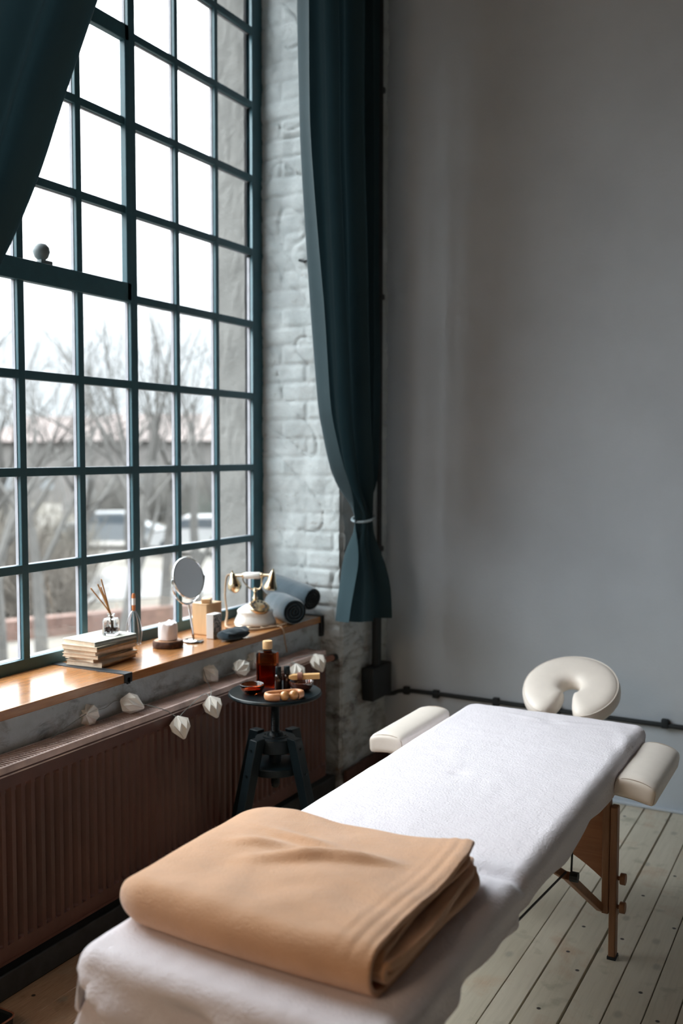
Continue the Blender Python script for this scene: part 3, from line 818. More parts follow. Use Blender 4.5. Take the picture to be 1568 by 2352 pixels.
# large amber bottle
bx, by = -1.738, 2.700
t = thing('oil_bottle', (bx, by, SZ), 'large square-shouldered amber bottle with pale wooden cap on black stool', 'bottle', rz=0)
mt = put(bx, by, SZ + .0005) @ Matrix.Rotation(math.radians(14), 4, 'Z')
m = MB()
def rrect(w, d, r, n=6):
    out = []
    for cx_, cy_, a0 in ((w / 2 - r, d / 2 - r, 0), (-w / 2 + r, d / 2 - r, PI / 2), (-w / 2 + r, -d / 2 + r, PI), (w / 2 - r, -d / 2 + r, 1.5 * PI)):
        for k in range(n): out.append((cx_ + r * math.cos(a0 + PI / 2 * k / (n - 1)), cy_ + r * math.sin(a0 + PI / 2 * k / (n - 1))))
    return out
def loft(m, secs, mt):
    rings = [[m.bm.verts.new(mt @ Vector((x, y, z))) for x, y in pr] for pr, z in secs]
    n = len(rings[0])
    for a, b in zip(rings, rings[1:]):
        for k in range(n): m._face([a[k], a[(k + 1) % n], b[(k + 1) % n], b[k]])
    m._face(rings[0][::-1]); m._face(rings[-1])
loft(m, [(rrect(.066, .042, .008), 0), (rrect(.070, .046, .010), .004), (rrect(.070, .046, .010), .108), (rrect(.066, .042, .010), .115), (rrect(.026, .026, .0125), .119), (rrect(.024, .024, .0118), .128)], mt)
m.build('body', M['amber'], t, smooth=40)
m = MB(); loft(m, [(rrect(.061, .037, .007), .004), (rrect(.062, .038, .008), .072), (rrect(.062, .038, .008), .073)], mt); m.build('oil', M['bottleoil'], t)
m = MB(); m.lathe([(0, .121), (.0150, .121), (.0150, .126)], 24, mt); m.build('collar', M['blackmetal'], t)
m = MB(); m.lathe([(0, .126), (.0165, .126), (.0168, .136), (.0160, .1362), (.0160, .1372), (.0168, .1375), (.0168, .150), (.0155, .1525), (0, .153)], 28, mt); m.build('cap', M['capwood'], t, smooth=30)
# two little bottles
def vial(x, y, label):
    t = thing('dropper_vial', (x, y, SZ), label, 'bottle'); mt = put(x, y, SZ + .0005) @ Matrix.Scale(1.12, 4)
    m = MB(); m.lathe([(0, 0), (.0095, 0), (.0108, .002), (.0108, .040), (.0095, .045), (.0065, .048), (0, .049)], 24, mt); m.build('body', M['amberdark'], t)
    m = MB(); m.lathe([(0, .047), (.0088, .047), (.0092, .050), (.0088, .068), (.0078, .070), (0, .070)], 24, mt); m.build('cap', M['blackmetal'], t, smooth=30)
vial(-1.676, 2.668, 'small black-capped vial just in front of the large amber bottle')
vial(-1.655, 2.688, 'small black-capped vial between the amber bottle and the bowl with a stick')
def bowl(x, y, label, mat, filled):
    t = thing('glass_bowl', (x, y, SZ), label, 'bowl'); mt = put(x, y, SZ + .0005) @ Matrix.Scale(1.09, 4)
    m = MB(); m.lathe([(0, .0), (.020, 0), (.028, .005), (.035, .016), (.0375, .026), (.0375, .0285), (.0345, .0295), (.0315, .027), (.029, .017), (.022, .008), (0, .005)], 40, mt); m.build('body', mat, t, smooth=60)
    if filled:
        m = MB(); m.lathe([(0, .0053), (.0215, .0083), (.028, .0165), (.028, .0170), (0, .0170)], 36, mt); m.build('oil', M['oil'], t)
bowl(-1.726, 2.590, 'amber glass bowl of oil at the left edge of the black stool', M['amberbowl'], True)
bowl(-1.607, 2.700, 'dark amber bowl holding a pale wooden stick on the black stool', plain('brown_glass', (.07, .022, .014), .1, coat=.6), False)
t = thing('incense_stick', (-1.61, 2.69, SZ + .03), 'pale split-wood incense stick resting across the dark amber bowl', 'incense stick')
a, b = Vector((-1.641, 2.677, .6885)), Vector((-1.552, 2.726, .6925)); q = (b - a).to_track_quat('Y', 'Z').to_matrix().to_4x4()
m = MB(); rings = []
for k in range(9):
    u = k / 8; w = .0095 * (1 if k else .6); h_ = .0095 * (1 if k else .5)
    pr = [(-w + .002 * nz(u * 4, 1, 1), -h_), (w, -h_ * .9), (w * .9 + .001 * nz(u * 5, 2, 2), h_ * .8), (-w * .85, h_)]
    rings.append([m.bm.verts.new(Matrix.Translation(a) @ q @ Vector((x, u * (b - a).length, z))) for x, z in pr])
for A_, B_ in zip(rings, rings[1:]):
    for k in range(4): m._face([A_[k], A_[(k + 1) % 4], B_[(k + 1) % 4], B_[k]])
m._face(rings[0][::-1]); m._face(rings[-1]); m.build('stick', M['stickwood'], t, bevel=.0012)
m = MB(); m.tube([a + (b - a) * .28, a + (b - a) * .44], .0148, 14); m.build('band', M['ring'], t)
# wooden loop massager with two balls
t = thing('massage_roller', (-1.615, 2.60, SZ), 'orange wooden loop massager with two balls at the front of the stool', 'massager')
c0 = Vector((-1.5985, 2.578, SZ + .0135)); ax = Vector((.655, .756, 0)).normalized(); ay = Vector((-ax.y, ax.x, 0))
L_ = .058; Rr_ = .021
path = []
for k in range(7): path.append((-L_ + .012 + k * .0, 0)) if 0 else None
path = [(-.022, -Rr_), (-.036, -Rr_)] + [(-.036 - Rr_ * math.sin(PI * k / 10), -Rr_ * math.cos(PI * k / 10)) for k in range(1, 10)] + [(-.036 + .074 * k / 8, Rr_) for k in range(9)] + [(.038 + Rr_ * math.sin(PI * k / 10), Rr_ * math.cos(PI * k / 10)) for k in range(1, 10)] + [(.040, -Rr_)]
m = MB(); rings = []
pp = [c0 + ax * x + ay * y for x, y in path]
for i, p in enumerate(pp):
    d = (pp[min(i + 1, len(pp) - 1)] - pp[max(i - 1, 0)]).normalized(); w = Vector((-d.y, d.x, 0)); rg = []
    for k in range(14):
        th = 2 * PI * k / 14; c_, s_ = math.cos(th), math.sin(th); q_ = (abs(c_) ** 3 + abs(s_) ** 3) ** (-1 / 3)
        rg.append(m.bm.verts.new(p + w * c_ * q_ * .0078 + Vector((0, 0, s_ * q_ * .0115))))
    rings.append(rg)
for A_, B_ in zip(rings, rings[1:]):
    for k in range(14): m._face([A_[k], A_[(k + 1) % 14], B_[(k + 1) % 14], B_[k]])
m._face(rings[0][::-1]); m._face(rings[-1]); m.build('loop', M['loopwood'], t, smooth=50)
for xx in (-.0045, .0255):
    m = MB(); bmesh.ops.create_uvsphere(m.bm, u_segments=24, v_segments=16, radius=.0153, matrix=Matrix.Translation(c0 + ax * xx - ay * Rr_ + Vector((0, 0, .0022)))); m.build('ball', M['ballwood'], t)
m = MB(); m.tube([c0 + ax * -.022 - ay * Rr_, c0 + ax * .046 - ay * Rr_], .003, 8); m.build('axle', M['ring'], t)

# ------------------------------------------------------------------ on the sill
ZS = .740
# books: a crooked pile, bottom to top
bk_specs = [  # centre x,y  length(depth along x) width(y) thick rot  label cover
    (-2.180, 2.386, 0.140, .185, .0155, .10, 'bottom book of the pile, worn buff paperback flat on the sill strap', (.62, .50, .38)),
    (-2.182, 2.392, 0.135, .190, .0110, -.12, 'thin book second from the bottom of the pile, sticking out to the right', (.66, .57, .45)),
    (-2.186, 2.378, 0.142, .180, .0120, .06, 'tan book third from the bottom of the pile, set slightly askew', (.58, .46, .34)),
    (-2.184, 2.386, 0.140, .186, .0125, -.04, 'cream paperback third from the top of the pile', (.70, .60, .47)),
    (-2.186, 2.384, 0.148, .196, .0150, .03, 'thick yellowed book directly under the top book', (.64, .54, .41)),
    (-2.188, 2.390, 0.142, .188, .0145, -.05, 'grey-green hardback topmost in the pile under the reed diffuser', (.62, .62, .55))]
zb = ZS + .0025
for i, (x, y, w, l, h, rz, lab, colr) in enumerate(bk_specs):
    t = thing('book', (x, y, zb), lab, 'book', 'old books piled on the window sill')
    mt = put(x, y, zb) @ Matrix.Rotation(rz, 4, 'Z'); cv = plain('book_cover_%s' % 'abcdef'[i], colr, .75, var=.12, scale=40)
    m = MB(); m.box((-w / 2, -l / 2, 0), (w / 2, l / 2, .0018), mt); m.box((-w / 2, -l / 2, h - .002), (w / 2, l / 2, h - .0002), mt)
    m.box((w / 2 - .0016, -l / 2, 0), (w / 2, l / 2, h - .0002), mt) if i in (0, 2, 4, 5) else m.box((-w / 2, -l / 2, 0), (-w / 2 + .0016, l / 2, h - .0002), mt)
    m.build('cover', cv, t, bevel=.0006)
    m = MB(); m.box((-w / 2 + .003, -l / 2 + .0025, .0018), (w / 2 - .003, l / 2 - .0025, h - .002), mt); m.build('pages', M['paperbook'], t)
    zb += h
# reed diffuser
rx, ry = -2.172, 2.425
t = thing('reed_diffuser', (rx, ry, zb), 'clear glass reed diffuser with thin sticks on top of the books', 'diffuser'); mt = put(rx, ry, zb) @ Matrix.Rotation(.35, 4, 'Z')
m = MB(); loft(m, [(rrect(.044, .044, .006), 0), (rrect(.047, .047, .007), .003), (rrect(.047, .047, .007), .048), (rrect(.040, .040, .008), .054), (rrect(.021, .021, .0104), .056), (rrect(.021, .021, .0104), .064), (rrect(.026, .026, .0129), .065), (rrect(.026, .026, .0129), .069), (rrect(.018, .018, .0089), .069), (rrect(.018, .018, .0089), .055), (rrect(.036, .036, .007), .051), (rrect(.040, .040, .006), .046), (rrect(.040, .040, .006), .009)], mt)
m.build('bottle', M['clear'], t, smooth=40)
m = MB()
for k in range(60):
    p = mt @ Vector((random.uniform(-.017, .017), random.uniform(-.017, .017), .0105 + random.uniform(0, .012)))
    m.cbox(p, (.006, .004, .003), Euler((random.random() * 3, random.random() * 3, random.random() * 3)))
fo = m.build('dried_flowers', M['dried'], t); fo['kind'] = 'stuff'
for k, (tx, ty, tz) in enumerate(((-2.180, 2.390, 1.010), (-2.186, 2.380, .994), (-2.190, 2.352, .984), (-2.178, 2.385, .985))):
    m = MB(); e = Vector((tx, ty, tz)); s0 = Vector((rx + .004 * (k - 1.5), ry + .010, zb + .012)); n_ = Vector((rx + .001 * (k - 1.5), ry - .002, zb + .067))
    m.tube(catmull([s0, n_, e], 6), .0022, 6); m.build('reed', M['reed'], t)
# head massager
hxm, hym = -2.262, 2.643
t = thing('scalp_massager', (hxm, hym, ZS), 'wire scalp massager with orange handle standing behind the books', 'massager')
m = MB(); m.tube([(hxm, hym, .864), (hxm, hym, .868), (hxm, hym, .92), (hxm, hym, .925)], [.005, .0062, .0062, .004], 12); m.build('handle', M['orangewood'], t)
m = MB(); m.tube([(hxm, hym, .884), (hxm, hym, .908)], .0066, 12); m.build('grip', M['card'], t)
for k in range(10):
    a = 2 * PI * k / 10; d = Vector((math.cos(a) * .72, math.sin(a), 0)); b0 = Vector((hxm, hym, 0)); m = MB()
    m.tube(catmull([b0 + Vector((0, 0, .866)), b0 + d * .012 + Vector((0, 0, .856)), b0 + d * .027 + Vector((0, 0, .825)), b0 + d * .034 + Vector((0, 0, .78)), b0 + d * .028 + Vector((0, 0, ZS + .003))], 6), .0012, 5)
    bmesh.ops.create_uvsphere(m.bm, u_segments=8, v_segments=6, radius=.0028, matrix=Matrix.Translation(b0 + d * .028 + Vector((0, 0, ZS + .003)))); m.build('wire', M['steel'], t)
# candle on wood slice
kx, ky = -2.140, 2.680
t = thing('wood_slice', (kx, ky, ZS), 'round bark-edged wood slice under the white candle', 'wood slice')
def blob(m, prof, amp, n, seed):
    rings = []
    for r, z in prof:
        rings.append([m.bm.verts.new((kx + r * (1 + amp * nz(math.cos(2 * PI * k / n) * 2, math.sin(2 * PI * k / n) * 2, seed + z * 10)) * math.cos(2 * PI * k / n), ky + r * (1 + amp * nz(math.cos(2 * PI * k / n) * 2, math.sin(2 * PI * k / n) * 2, seed + z * 10)) * math.sin(2 * PI * k / n), z)) for k in range(n)])
    for a, b in zip(rings, rings[1:]):
        for k in range(n): m._face([a[k], a[(k + 1) % n], b[(k + 1) % n], b[k]])
    m._face(rings[0][::-1]); m._face(rings[-1])
m = MB(); blob(m, [(.050, ZS + .0005), (.053, ZS + .004), (.0525, ZS + .020), (.050, ZS + .0235)], .07, 48, 1); m.build('bark', M['bark'], t, smooth=50)
m = MB(); blob(m, [(.047, ZS + .02), (.047, ZS + .0250)], .07, 48, 1); m.build('cut_face', M['slice'], t)
kz = ZS + .0255
t = thing('pillar_candle', (kx, ky, kz), 'thick white pillar candle with melted rim on the wood slice', 'candle')
m = MB()
def candle(u, v):
    a = 2 * PI * v; rim = .060 + .013 * nz(math.cos(a) * 1.6, math.sin(a) * 1.6, 5)
    prof = [(.0305, 0), (.033, .003), (.0335, .02), (.0335, rim * .75), (.0325, rim - .003), (.029, rim), (.024, rim - .005), (.017, rim - .013), (.006, rim - .016), (.0006, rim - .016)]
    k = u * (len(prof) - 1); i = min(int(k), len(prof) - 2); f = k - i
    r_ = prof[i][0] + (prof[i + 1][0] - prof[i][0]) * f; z = prof[i][1] + (prof[i + 1][1] - prof[i][1]) * f
    r_ *= 1 + .05 * nz(math.cos(a) * 2, math.sin(a) * 2, z * 30)
    return Vector((kx + r_ * math.cos(a), ky + r_ * math.sin(a), kz + z))
g = m.grid(candle, 40, 48, False, True); m._face(g[0][::-1]); m._face(g[-1]); m.build('wax', M['wax'], t, smooth=80)
m = MB(); m.tube([(kx, ky, kz + .040), (kx + .001, ky, kz + .054)], .0012, 6); m.build('wick', M['conduit'], t)
# mirror
mx, my = -2.116, 2.795
t = thing('vanity_mirror', (mx, my, ZS), 'round chrome vanity mirror on a slim stand', 'mirror')
m = MB(); m.lathe([(0, 0), (.036, 0), (.038, .002), (.0375, .006), (.034, .0085), (.008, .011), (0, .011)], 40, put(mx, my, ZS + .0003)); m.build('base', M['chrome'], t, smooth=40)
MC = Vector((-2.128, 2.783, .973))
N_ = Vector((.93, -.12, .22)).normalized()
qm = N_.to_track_quat('Z', 'Y').to_matrix().to_4x4(); mm = Matrix.Translation(MC) @ qm
axis = qm.to_3x3() @ Vector((1, 0, 0)); axis2 = qm.to_3x3() @ Vector((0, 1, 0))
m = MB(); m.lathe([(.0715, .004), (.0735, .0055), (.0755, .004), (.0762, 0), (.0755, -.005), (.0735, -.007), (0, -.007)], 64, mm); m.build('rim', M['chrome'], t, smooth=50)
m = MB(); m.lathe([(.0718, .004), (0, .004)], 64, mm); m.build('glass', M['mirror'], t)
hv = Vector((0, 0, 1)).cross(N_).normalized()
m = MB(); dn = Vector((0, 0, -1))
pts = [MC + hv * (.081 * math.cos(PI * k / 24)) + dn * (.094 * math.sin(PI * k / 24)) for k in range(25)]
m.tube(pts, .0034, 8); m.tube([pts[12], Vector((mx - .004, my - .004, ZS + .06)), Vector((mx, my, ZS + .009))], .0042, 10)
m.tube([pts[0], MC + hv * .072], .003, 8); m.tube([pts[-1], MC - hv * .072], .003, 8)
m.build('stand', M['chrome'], t)
# wooden box with blocks
t = thing('wooden_box', (-2.185, 2.955, ZS), 'pale upright wooden box between the round mirror and the telephone', 'box')
mt = put(-2.178, 2.962, ZS + .0004) @ Matrix.Rotation(-.05, 4, 'Z')
m = MB(); m.box((-.035, -.045, 0), (.035, .045, .114), mt); m.build('body', M['boxwood'], t, bevel=.002)
m = MB(); m.box((-.036, -.046, .114), (.036, .046, .117), mt); m.build('lid', M['boxwood'], t, bevel=.001)
t = thing('wood_block', (-2.175, 2.955, ZS + .1178), 'small raw wood chip lying on top of the pale wooden box', 'block')
m = MB(); m.cbox((-2.172, 2.952, ZS + .126), (.036, .045, .016), Euler((0, 0, .5)), .003); m.build('chip', M['boxwood'], t)
# printed carton
t = thing('floral_carton', (-2.085, 2.885, ZS), 'slim white carton printed with a dark floral pattern', 'carton')
mt = put(-2.096, 2.893, ZS + .0004) @ Matrix.Rotation(.02, 4, 'Z') @ Matrix.Diagonal((.8, .78, .96, 1))
m = MB(); m.box((-.020, -.034, 0), (.0195, .034, .094), mt); m.build('carton', M['card'], t, bevel=.0015)
m = MB(); m.box((.0196, -.031, .003), (.0202, .031, .090), mt); o = m.build('printed_face', M['print'], t)
# folded dark cloth
t = thing('folded_cloth', (-2.02, 2.945, ZS), 'small folded dark cloth on the sill edge beside the floral carton', 'cloth')
def clo(u, v):
    a = 2 * PI * v; x = -2.014 + .040 * math.cos(a) * (1 - .25 * abs(2 * u - 1) ** 3); y = 2.838 + u * .138
    z = ZS + .0215 + .0205 * math.sin(a) * (1 - .3 * abs(2 * u - 1) ** 4) + .005 * nz(u * 5, math.cos(a) * 2, 2) * (1 if math.sin(a) > -.3 else 0)
    if math.cos(a) > .55 and abs(math.sin(a)) < .7: x -= .014 * math.exp(-((math.sin(a)) / .25) ** 2)
    return Vector((x + .014 * nz(u * 2.5, 1, 1), y, max(ZS + .0006, z)))
m = MB(); g = m.grid(clo, 40, 36, False, True); m._face(g[0][::-1]); m._face(g[-1]); m.build('folds', M['towelend'], t, smooth=80)
# rolled towels
def roll(a, b, r, lab):
    a, b = Vector(a), Vector(b); t = thing('rolled_towel', ((a.x + b.x) / 2, (a.y + b.y) / 2, min(a.z, b.z) - r), lab, 'towel', 'rolled slate towels')
    d = (b - a).normalized(); up = Vector((0, 0, 1)); up = (up - d * up.dot(d)).normalized(); w = d.cross(up)
    m = MB()
    def fn(u, v):
        th = 2 * PI * v; e = 1 - .12 * (abs(2 * u - 1) ** 10)
        rr = r * e * (1 + .03 * nz(u * 6, math.cos(th) * 1.5, math.sin(th) * 1.5))
        return a + (b - a) * u + (up * math.sin(th) + w * math.cos(th)) * rr
    m.grid(fn, 30, 40, False, True); m.build('outer_layer', M['towel'], t, smooth=80)
    n = 150                                               # the spiral of cloth at each rolled end
    for end, sg in ((a, -1), (b, 1)):
        m = MB(); lo = []
        for k in range(n):
            th = 2 * PI * 3.6 * k / (n - 1); rr = r * .93 * (.06 + .94 * k / (n - 1)); o_ = (up * math.sin(th) + w * math.cos(th))
            th2 = r * .12
            lo.append([m.bm.verts.new(end + o_ * max(.0005, rr - th2) - d * sg * .012), m.bm.verts.new(end + o_ * max(.001, rr - th2 * .9) + d * sg * .002), m.bm.verts.new(end + o_ * (rr - th2 * .15) + d * sg * .002), m.bm.verts.new(end + o_ * rr - d * sg * .012)])
        for A_, B_ in zip(lo, lo[1:]):
            for k in range(3): m._face([A_[k], A_[k + 1], B_[k + 1], B_[k]])
        m._face([m.bm.verts.new(end - d * sg * .008 + (up * math.sin(2 * PI * k / 24) + w * math.cos(2 * PI * k / 24)) * r * .92) for k in range(24)])
        m.build('coiled_end', M['towelend'], t, weld=False)
roll((-1.972, 3.262, .7935), (-2.165, 3.420, .7935), .0525, 'rolled slate towel lying lowest, against the telephone')
roll((-1.962, 3.385, .8285), (-2.215, 3.462, .868), .0495, 'rolled slate towel resting higher, against the white reveal')

# vintage telephone
px_, py_ = -2.115, 3.196
t = thing('vintage_telephone', (px_, py_, ZS), 'vintage white telephone with brass dial and cradle handset', 'telephone'); T = put(px_, py_, ZS + .0006)
m = MB(); m.lathe([(0, 0), (.080, 0), (.0835, .004), (.0835, .014), (.079, .024), (.073, .036), (.070, .046), (.0715, .052), (.0715, .058), (.066, .064), (.050, .074), (.034, .082), (.024, .086), (0, .087)], 56, T); m.build('base', M['porcelain'], t, smooth=50)
m = MB(); m.lathe([(.0835, .002), (.0855, .004), (.0835, .0065)], 48, T); m.build('base_trim', M['brass'], t)
dm = put(px_ + .036, py_ - .026, ZS + .079) @ Matrix.Rotation(math.radians(-36), 4, 'Z') @ Matrix.Rotation(math.radians(27), 4, 'Y') @ Matrix.Scale(1.15, 4)
m = MB(); m.lathe([(0, -.01), (.034, -.01), (.036, -.002), (.036, .002), (.033, .0045), (.012, .005), (0, .006)], 40, dm)
d_ = m.build('dial', M['brass'], t, smooth=30)
for k in range(10):
    a = 2 * PI * k / 12 + .4; m = MB(); m.lathe([(0, .0056), (.0048, .0054), (.0052, .0046)], 12, dm @ Matrix.Translation((.0235 * math.cos(a), .0235 * math.sin(a), 0))); m.build('finger_hole', M['strip'], d_)
m = MB(); m.lathe([(.022, .084), (.020, .088), (.010, .092), (.0075, .100), (.012, .106), (.0075, .112), (.006, .130), (.010, .136), (.006, .142), (.005, .148), (0, .15)], 24, T); m.build('neck', M['brass'], t)
hd = Vector((.965, .26, .045)).normalized()            # handset direction along the cradle
hp = Vector((px_ - .012, py_, ZS + .196))
m = MB()
for sg in (-1, 1):
    b0 = Vector((px_, py_, ZS + .142)); e = hp + hd * .032 * sg
    m.tube(catmull([b0, b0 + hd * .022 * sg + Vector((0, 0, .004)), e + hd * .006 * sg + Vector((0, 0, -.022)), e + hd * .008 * sg + Vector((0, 0, .008))], 6), .0028, 8)
m.build('cradle', M['brass'], t)
hs = MB(); hs.tube([hp - hd * .034, hp - hd * .028, hp + hd * .028, hp + hd * .034], [.0105, .0138, .0138, .0105], 16); hs_ = hs.build('handset', M['porcelain'], t)
for sg in (-1, 1):
    m = MB(); m.tube([hp + hd * .033 * sg, hp + hd * .040 * sg, hp + hd * .044 * sg, hp + hd * .072 * sg, hp + hd * .082 * sg], [.0105, .0105, .006, .005, .006], 12); m.build('handset_arm', M['brass'], hs_)
for sg in (-1, 1):
    c = hp + hd * .082 * sg
    tilt = Matrix.Translation(c + Vector((0, 0, .010))) @ hd.cross(Vector((0, 0, 1))).to_track_quat('X', 'Z').to_matrix().to_4x4()
    ro = Matrix.Translation(c) @ Matrix.Scale(1.22, 4) @ Matrix.Rotation(-.16 * sg, 4, hd.cross(Vector((0, 0, 1))))
    pr = [(0, .022), (.003, .021), (.0035, .014), (.007, .010), (.009, .004), (.012, -.006), (.014, -.018), (.019, -.030), (.0225, -.040), (.0225, -.046), (.015, -.049), (0, -.049)] if sg > 0 else [(0, .018), (.003, .017), (.0035, .010), (.008, .006), (.0105, -.002), (.013, -.010), (.020, -.022), (.0235, -.034), (.021, -.043), (.012, -.052), (.006, -.056), (0, -.057)]
    m = MB(); m.lathe(pr[::-1], 24, ro); m.build('earpiece' if sg > 0 else 'mouthpiece', M['brass'], hs_)
m = MB(); c = hp - hd * .105
cp = catmull([hp - hd * .088 + Vector((0, 0, .006)), c + Vector((-.004, 0, -.006)), c + Vector((-.008, -.006, -.08)), c + Vector((.004, -.010, -.15)), Vector((-2.215, 3.135, ZS + .008)), Vector((-2.165, 3.075, ZS + .005)), Vector((-2.10, 3.050, ZS + .005)), Vector((-2.06, 3.06, ZS + .005)), Vector((-2.03, 3.11, ZS + .005)), Vector((-2.01, 3.18, ZS + .005)), Vector((-2.0, 3.245, ZS + .006))], 14)
m.tube(cp, [.0042 + .0006 * math.sin(k * 2.2) for k in range(len(cp))], 8)
cp = catmull([Vector((-2.10, 3.072, ZS + .005)), Vector((-2.05, 3.085, ZS + .007)), Vector((-2.035, 3.13, ZS + .005)), Vector((-2.06, 3.145, ZS + .005)), Vector((-2.03, 3.17, ZS + .006)), Vector((-1.995, 3.185, ZS + .005)), Vector((-1.979, 3.188, ZS - .01)), Vector((-1.978, 3.20, ZS - .06)), Vector((-1.979, 3.215, ZS - .10))], 10)
m.tube(cp, .0028, 6); m.build('braided_cord', M['phonecord'], t)

# dark tray in the lower left corner
t = thing('floor_tray', (-1.86, 1.50, 0), 'dark metal tray with a copper-coloured rim on the floor, lower left corner', 'tray')
m = MB(); mt = put(-1.865, 1.50, 0)
loft(m, [(rrect(.15, .27, .015), .0008), (rrect(.16, .28, .018), .048), (rrect(.155, .275, .017), .050), (rrect(.145, .265, .015), .046), (rrect(.14, .26, .014), .010)], mt); m.build('body', M['conduit'], t, smooth=40)
m = MB(); m.tube([(x - 1.865, y + 1.50, .049) for x, y in rrect(.16, .28, .018)] + [(.08 - 1.865 - 0, .122 + 1.50, .049)], .0025, 6); m.build('rim', M['copper'], t)

# ------------------------------------------------------------------ outdoors
GZ = -2.5
def gmat():
    m, t, b = nt('park_ground'); v = coords(t)
    c = ramp(t, noise_tex(t, v, .22, 7, .65), [(.35, (.055, .048, .038)), (.5, (.075, .068, .058)), (.62, (.10, .095, .09)), (.72, (.05, .055, .035))])
    lk(t, c, b.inputs['Base Color']); b.inputs['Roughness'].default_value = 1; return m
tag(MB().box((-140, -60, GZ - .3), (-2.6, 140, GZ)).build('ground', gmat()), kind='structure')
road = plain('pale_road', (.085, .083, .082), .9, var=.1, scale=.4)
rd = Matrix.Translation((-19, 22, GZ)) @ Matrix.Rotation(math.radians(58), 4, 'Z')
tag(MB().box((-60, -2.6, 0), (60, 2.6, .03), rd).build('road', road), 'pale road crossing beyond the bare trees outside', 'road', kind='structure')
rw = Matrix.Translation((-15.6, 14.6, GZ)) @ Matrix.Rotation(math.radians(62), 4, 'Z')
tag(MB().box((-5.5, -.18, 0), (4.0, .18, .42), rw).build('brick_garden_wall', plain('red_brick', (.085, .05, .04), .9, var=.3, scale=6)), 'low red brick garden wall outside below the left window panes', 'garden wall')
barkm = plain('pale_winter_bark', (.055, .053, .05), .95, var=.2, scale=6)
def tree(name, base, h, r, lean, seed, label):
    rnd = random.Random(seed); m = MB()
    def grow(p, d, L, rad, depth):
        n = 3 if depth < 2 else 2; pts = [p]; rs = [rad]; q = p.copy(); dd = d.copy()
        for k in range(n):
            dd = (dd + Vector((rnd.uniform(-1, 1), rnd.uniform(-1, 1), rnd.uniform(-.5, .9))) * .17).normalized()
            q = q + dd * (L / n); pts.append(q.copy()); rs.append(rad * (1 - .42 * (k + 1) / n))
        m.tube(pts, rs, 6 if depth == 0 else (4 if depth < 3 else 3), False)
        if depth >= 7 or rad < .0025: return
        nb = 3 if depth < 6 else 2
        for k in range(nb):
            i = len(pts) - 1 if k == 0 else rnd.randint(max(1, n - 2), n)
            ax_ = dd.orthogonal().normalized(); ax_.rotate(Matrix.Rotation(rnd.uniform(0, 2 * PI), 3, dd))
            nd = dd.copy(); nd.rotate(Matrix.Rotation(rnd.uniform(.25, .85) if k else rnd.uniform(.1, .35), 3, ax_)); nd.z += .10; nd.normalize()
            grow(pts[i], nd, L * rnd.uniform(.62, .82), rs[i] * rnd.uniform(.55, .76), depth + 1)
    grow(Vector((base[0], base[1], GZ - .1)), Vector((lean[0], lean[1], 1)).normalized(), h * .30, r, 0)
    o = m.build(name, barkm, None, smooth=0, weld=False, recalc=False); tag(o, label, 'tree', 'bare winter trees outside')
TR = [((-10.4, 9.5), 8.0, .10, (.05, -.08), 3, 'slender bare tree outside the leftmost visible window column'),
      ((-12.9, 12.6), 9.0, .13, (-.16, .10), 11, 'bare tree with a leaning trunk outside the second window column'),
      ((-10.35, 11.8), 9.6, .16, (-.10, .05), 5, 'stout bare tree nearest the window, behind the reed diffuser'),
      ((-14.1, 17.5), 10.6, .15, (.05, .02), 8, 'bare tree with upright trunk outside behind the round mirror'),
      ((-14.8, 19.7), 10.6, .15, (.02, .06), 21, 'bare tree beside the parked white car outside'),
      ((-18.6, 19.6), 11.0, .17, (.10, 0), 14, 'wide bare tree in front of the red roofs outside'),
      ((-13.4, 10.4), 8.4, .13, (.12, .16), 30, 'bare tree reaching in from the left edge outside'),
      ((-22.7, 26.5), 12.5, .2, (0, 0), 41, 'far bare tree before the middle of the red-roofed house'),
      ((-22.9, 21.2), 11.5, .2, (.03, 0), 44, 'far bare tree left of the red-roofed house'),
      ((-21.3, 29.6), 11.0, .2, (0, .05), 52, 'far bare tree near the right end of the red-roofed house'),
      ((-28, 24.5), 13.0, .22, (0, .03), 61, 'distant bare tree at the far left beyond the thicket'),
      ((-17.2, 15.4), 9.5, .14, (.04, .1), 67, 'bare tree growing out of the low brush outside'),
      ((-30, 36), 12.5, .2, (0, 0), 71, 'distant bare tree directly before the red roof ridge')]
for b, h, r, l, sd, lab in TR: tree('bare_tree', b, h, r, l, sd, lab)
def hedge(x, y, sx, sy, sz, lab, col, seed):
    m = MB(); rnd = random.Random(seed)
    for k in range(1500):
        a, b = rnd.uniform(-1, 1), rnd.uniform(-1, 1)
        if a * a + b * b > 1: continue
        h_ = sz * rnd.uniform(.45, 1.05) * (1 - .4 * (a * a + b * b)); p = Vector((x + a * sx, y + b * sy, GZ - .05)); L = Vector((rnd.gauss(0, .35), rnd.gauss(0, .35), 1)) * h_
        q = p + L * .5 + Vector((rnd.gauss(0, .15), rnd.gauss(0, .15), 0)); m.tube([p, q, p + L], [.022, .016, .007], 3, False)
        for j in range(3):
            c_ = p + L * rnd.uniform(.3, .95); m.tube([c_, c_ + Vector((rnd.gauss(0, .3), rnd.gauss(0, .3), rnd.uniform(.1, .55)))], [.011, .005], 3, False)
    tag(m.build('shrub', plain('shrub_leaves', col, .9, var=.3, scale=3), None, smooth=0, weld=False), lab, 'shrub')
hedge(-22.5, 36.5, 5, 2.2, 2.9, 'dark green shrubs behind the parked cars outside', (.045, .052, .045), 3)
hedge(-26, 21, 6, 3, 3.4, 'brownish thicket between the trees at the far left outside', (.08, .072, .06), 4)
hedge(-20, 16.5, 4, 2.2, 2.4, 'brownish low brush beyond the red garden wall outside', (.085, .074, .063), 6)
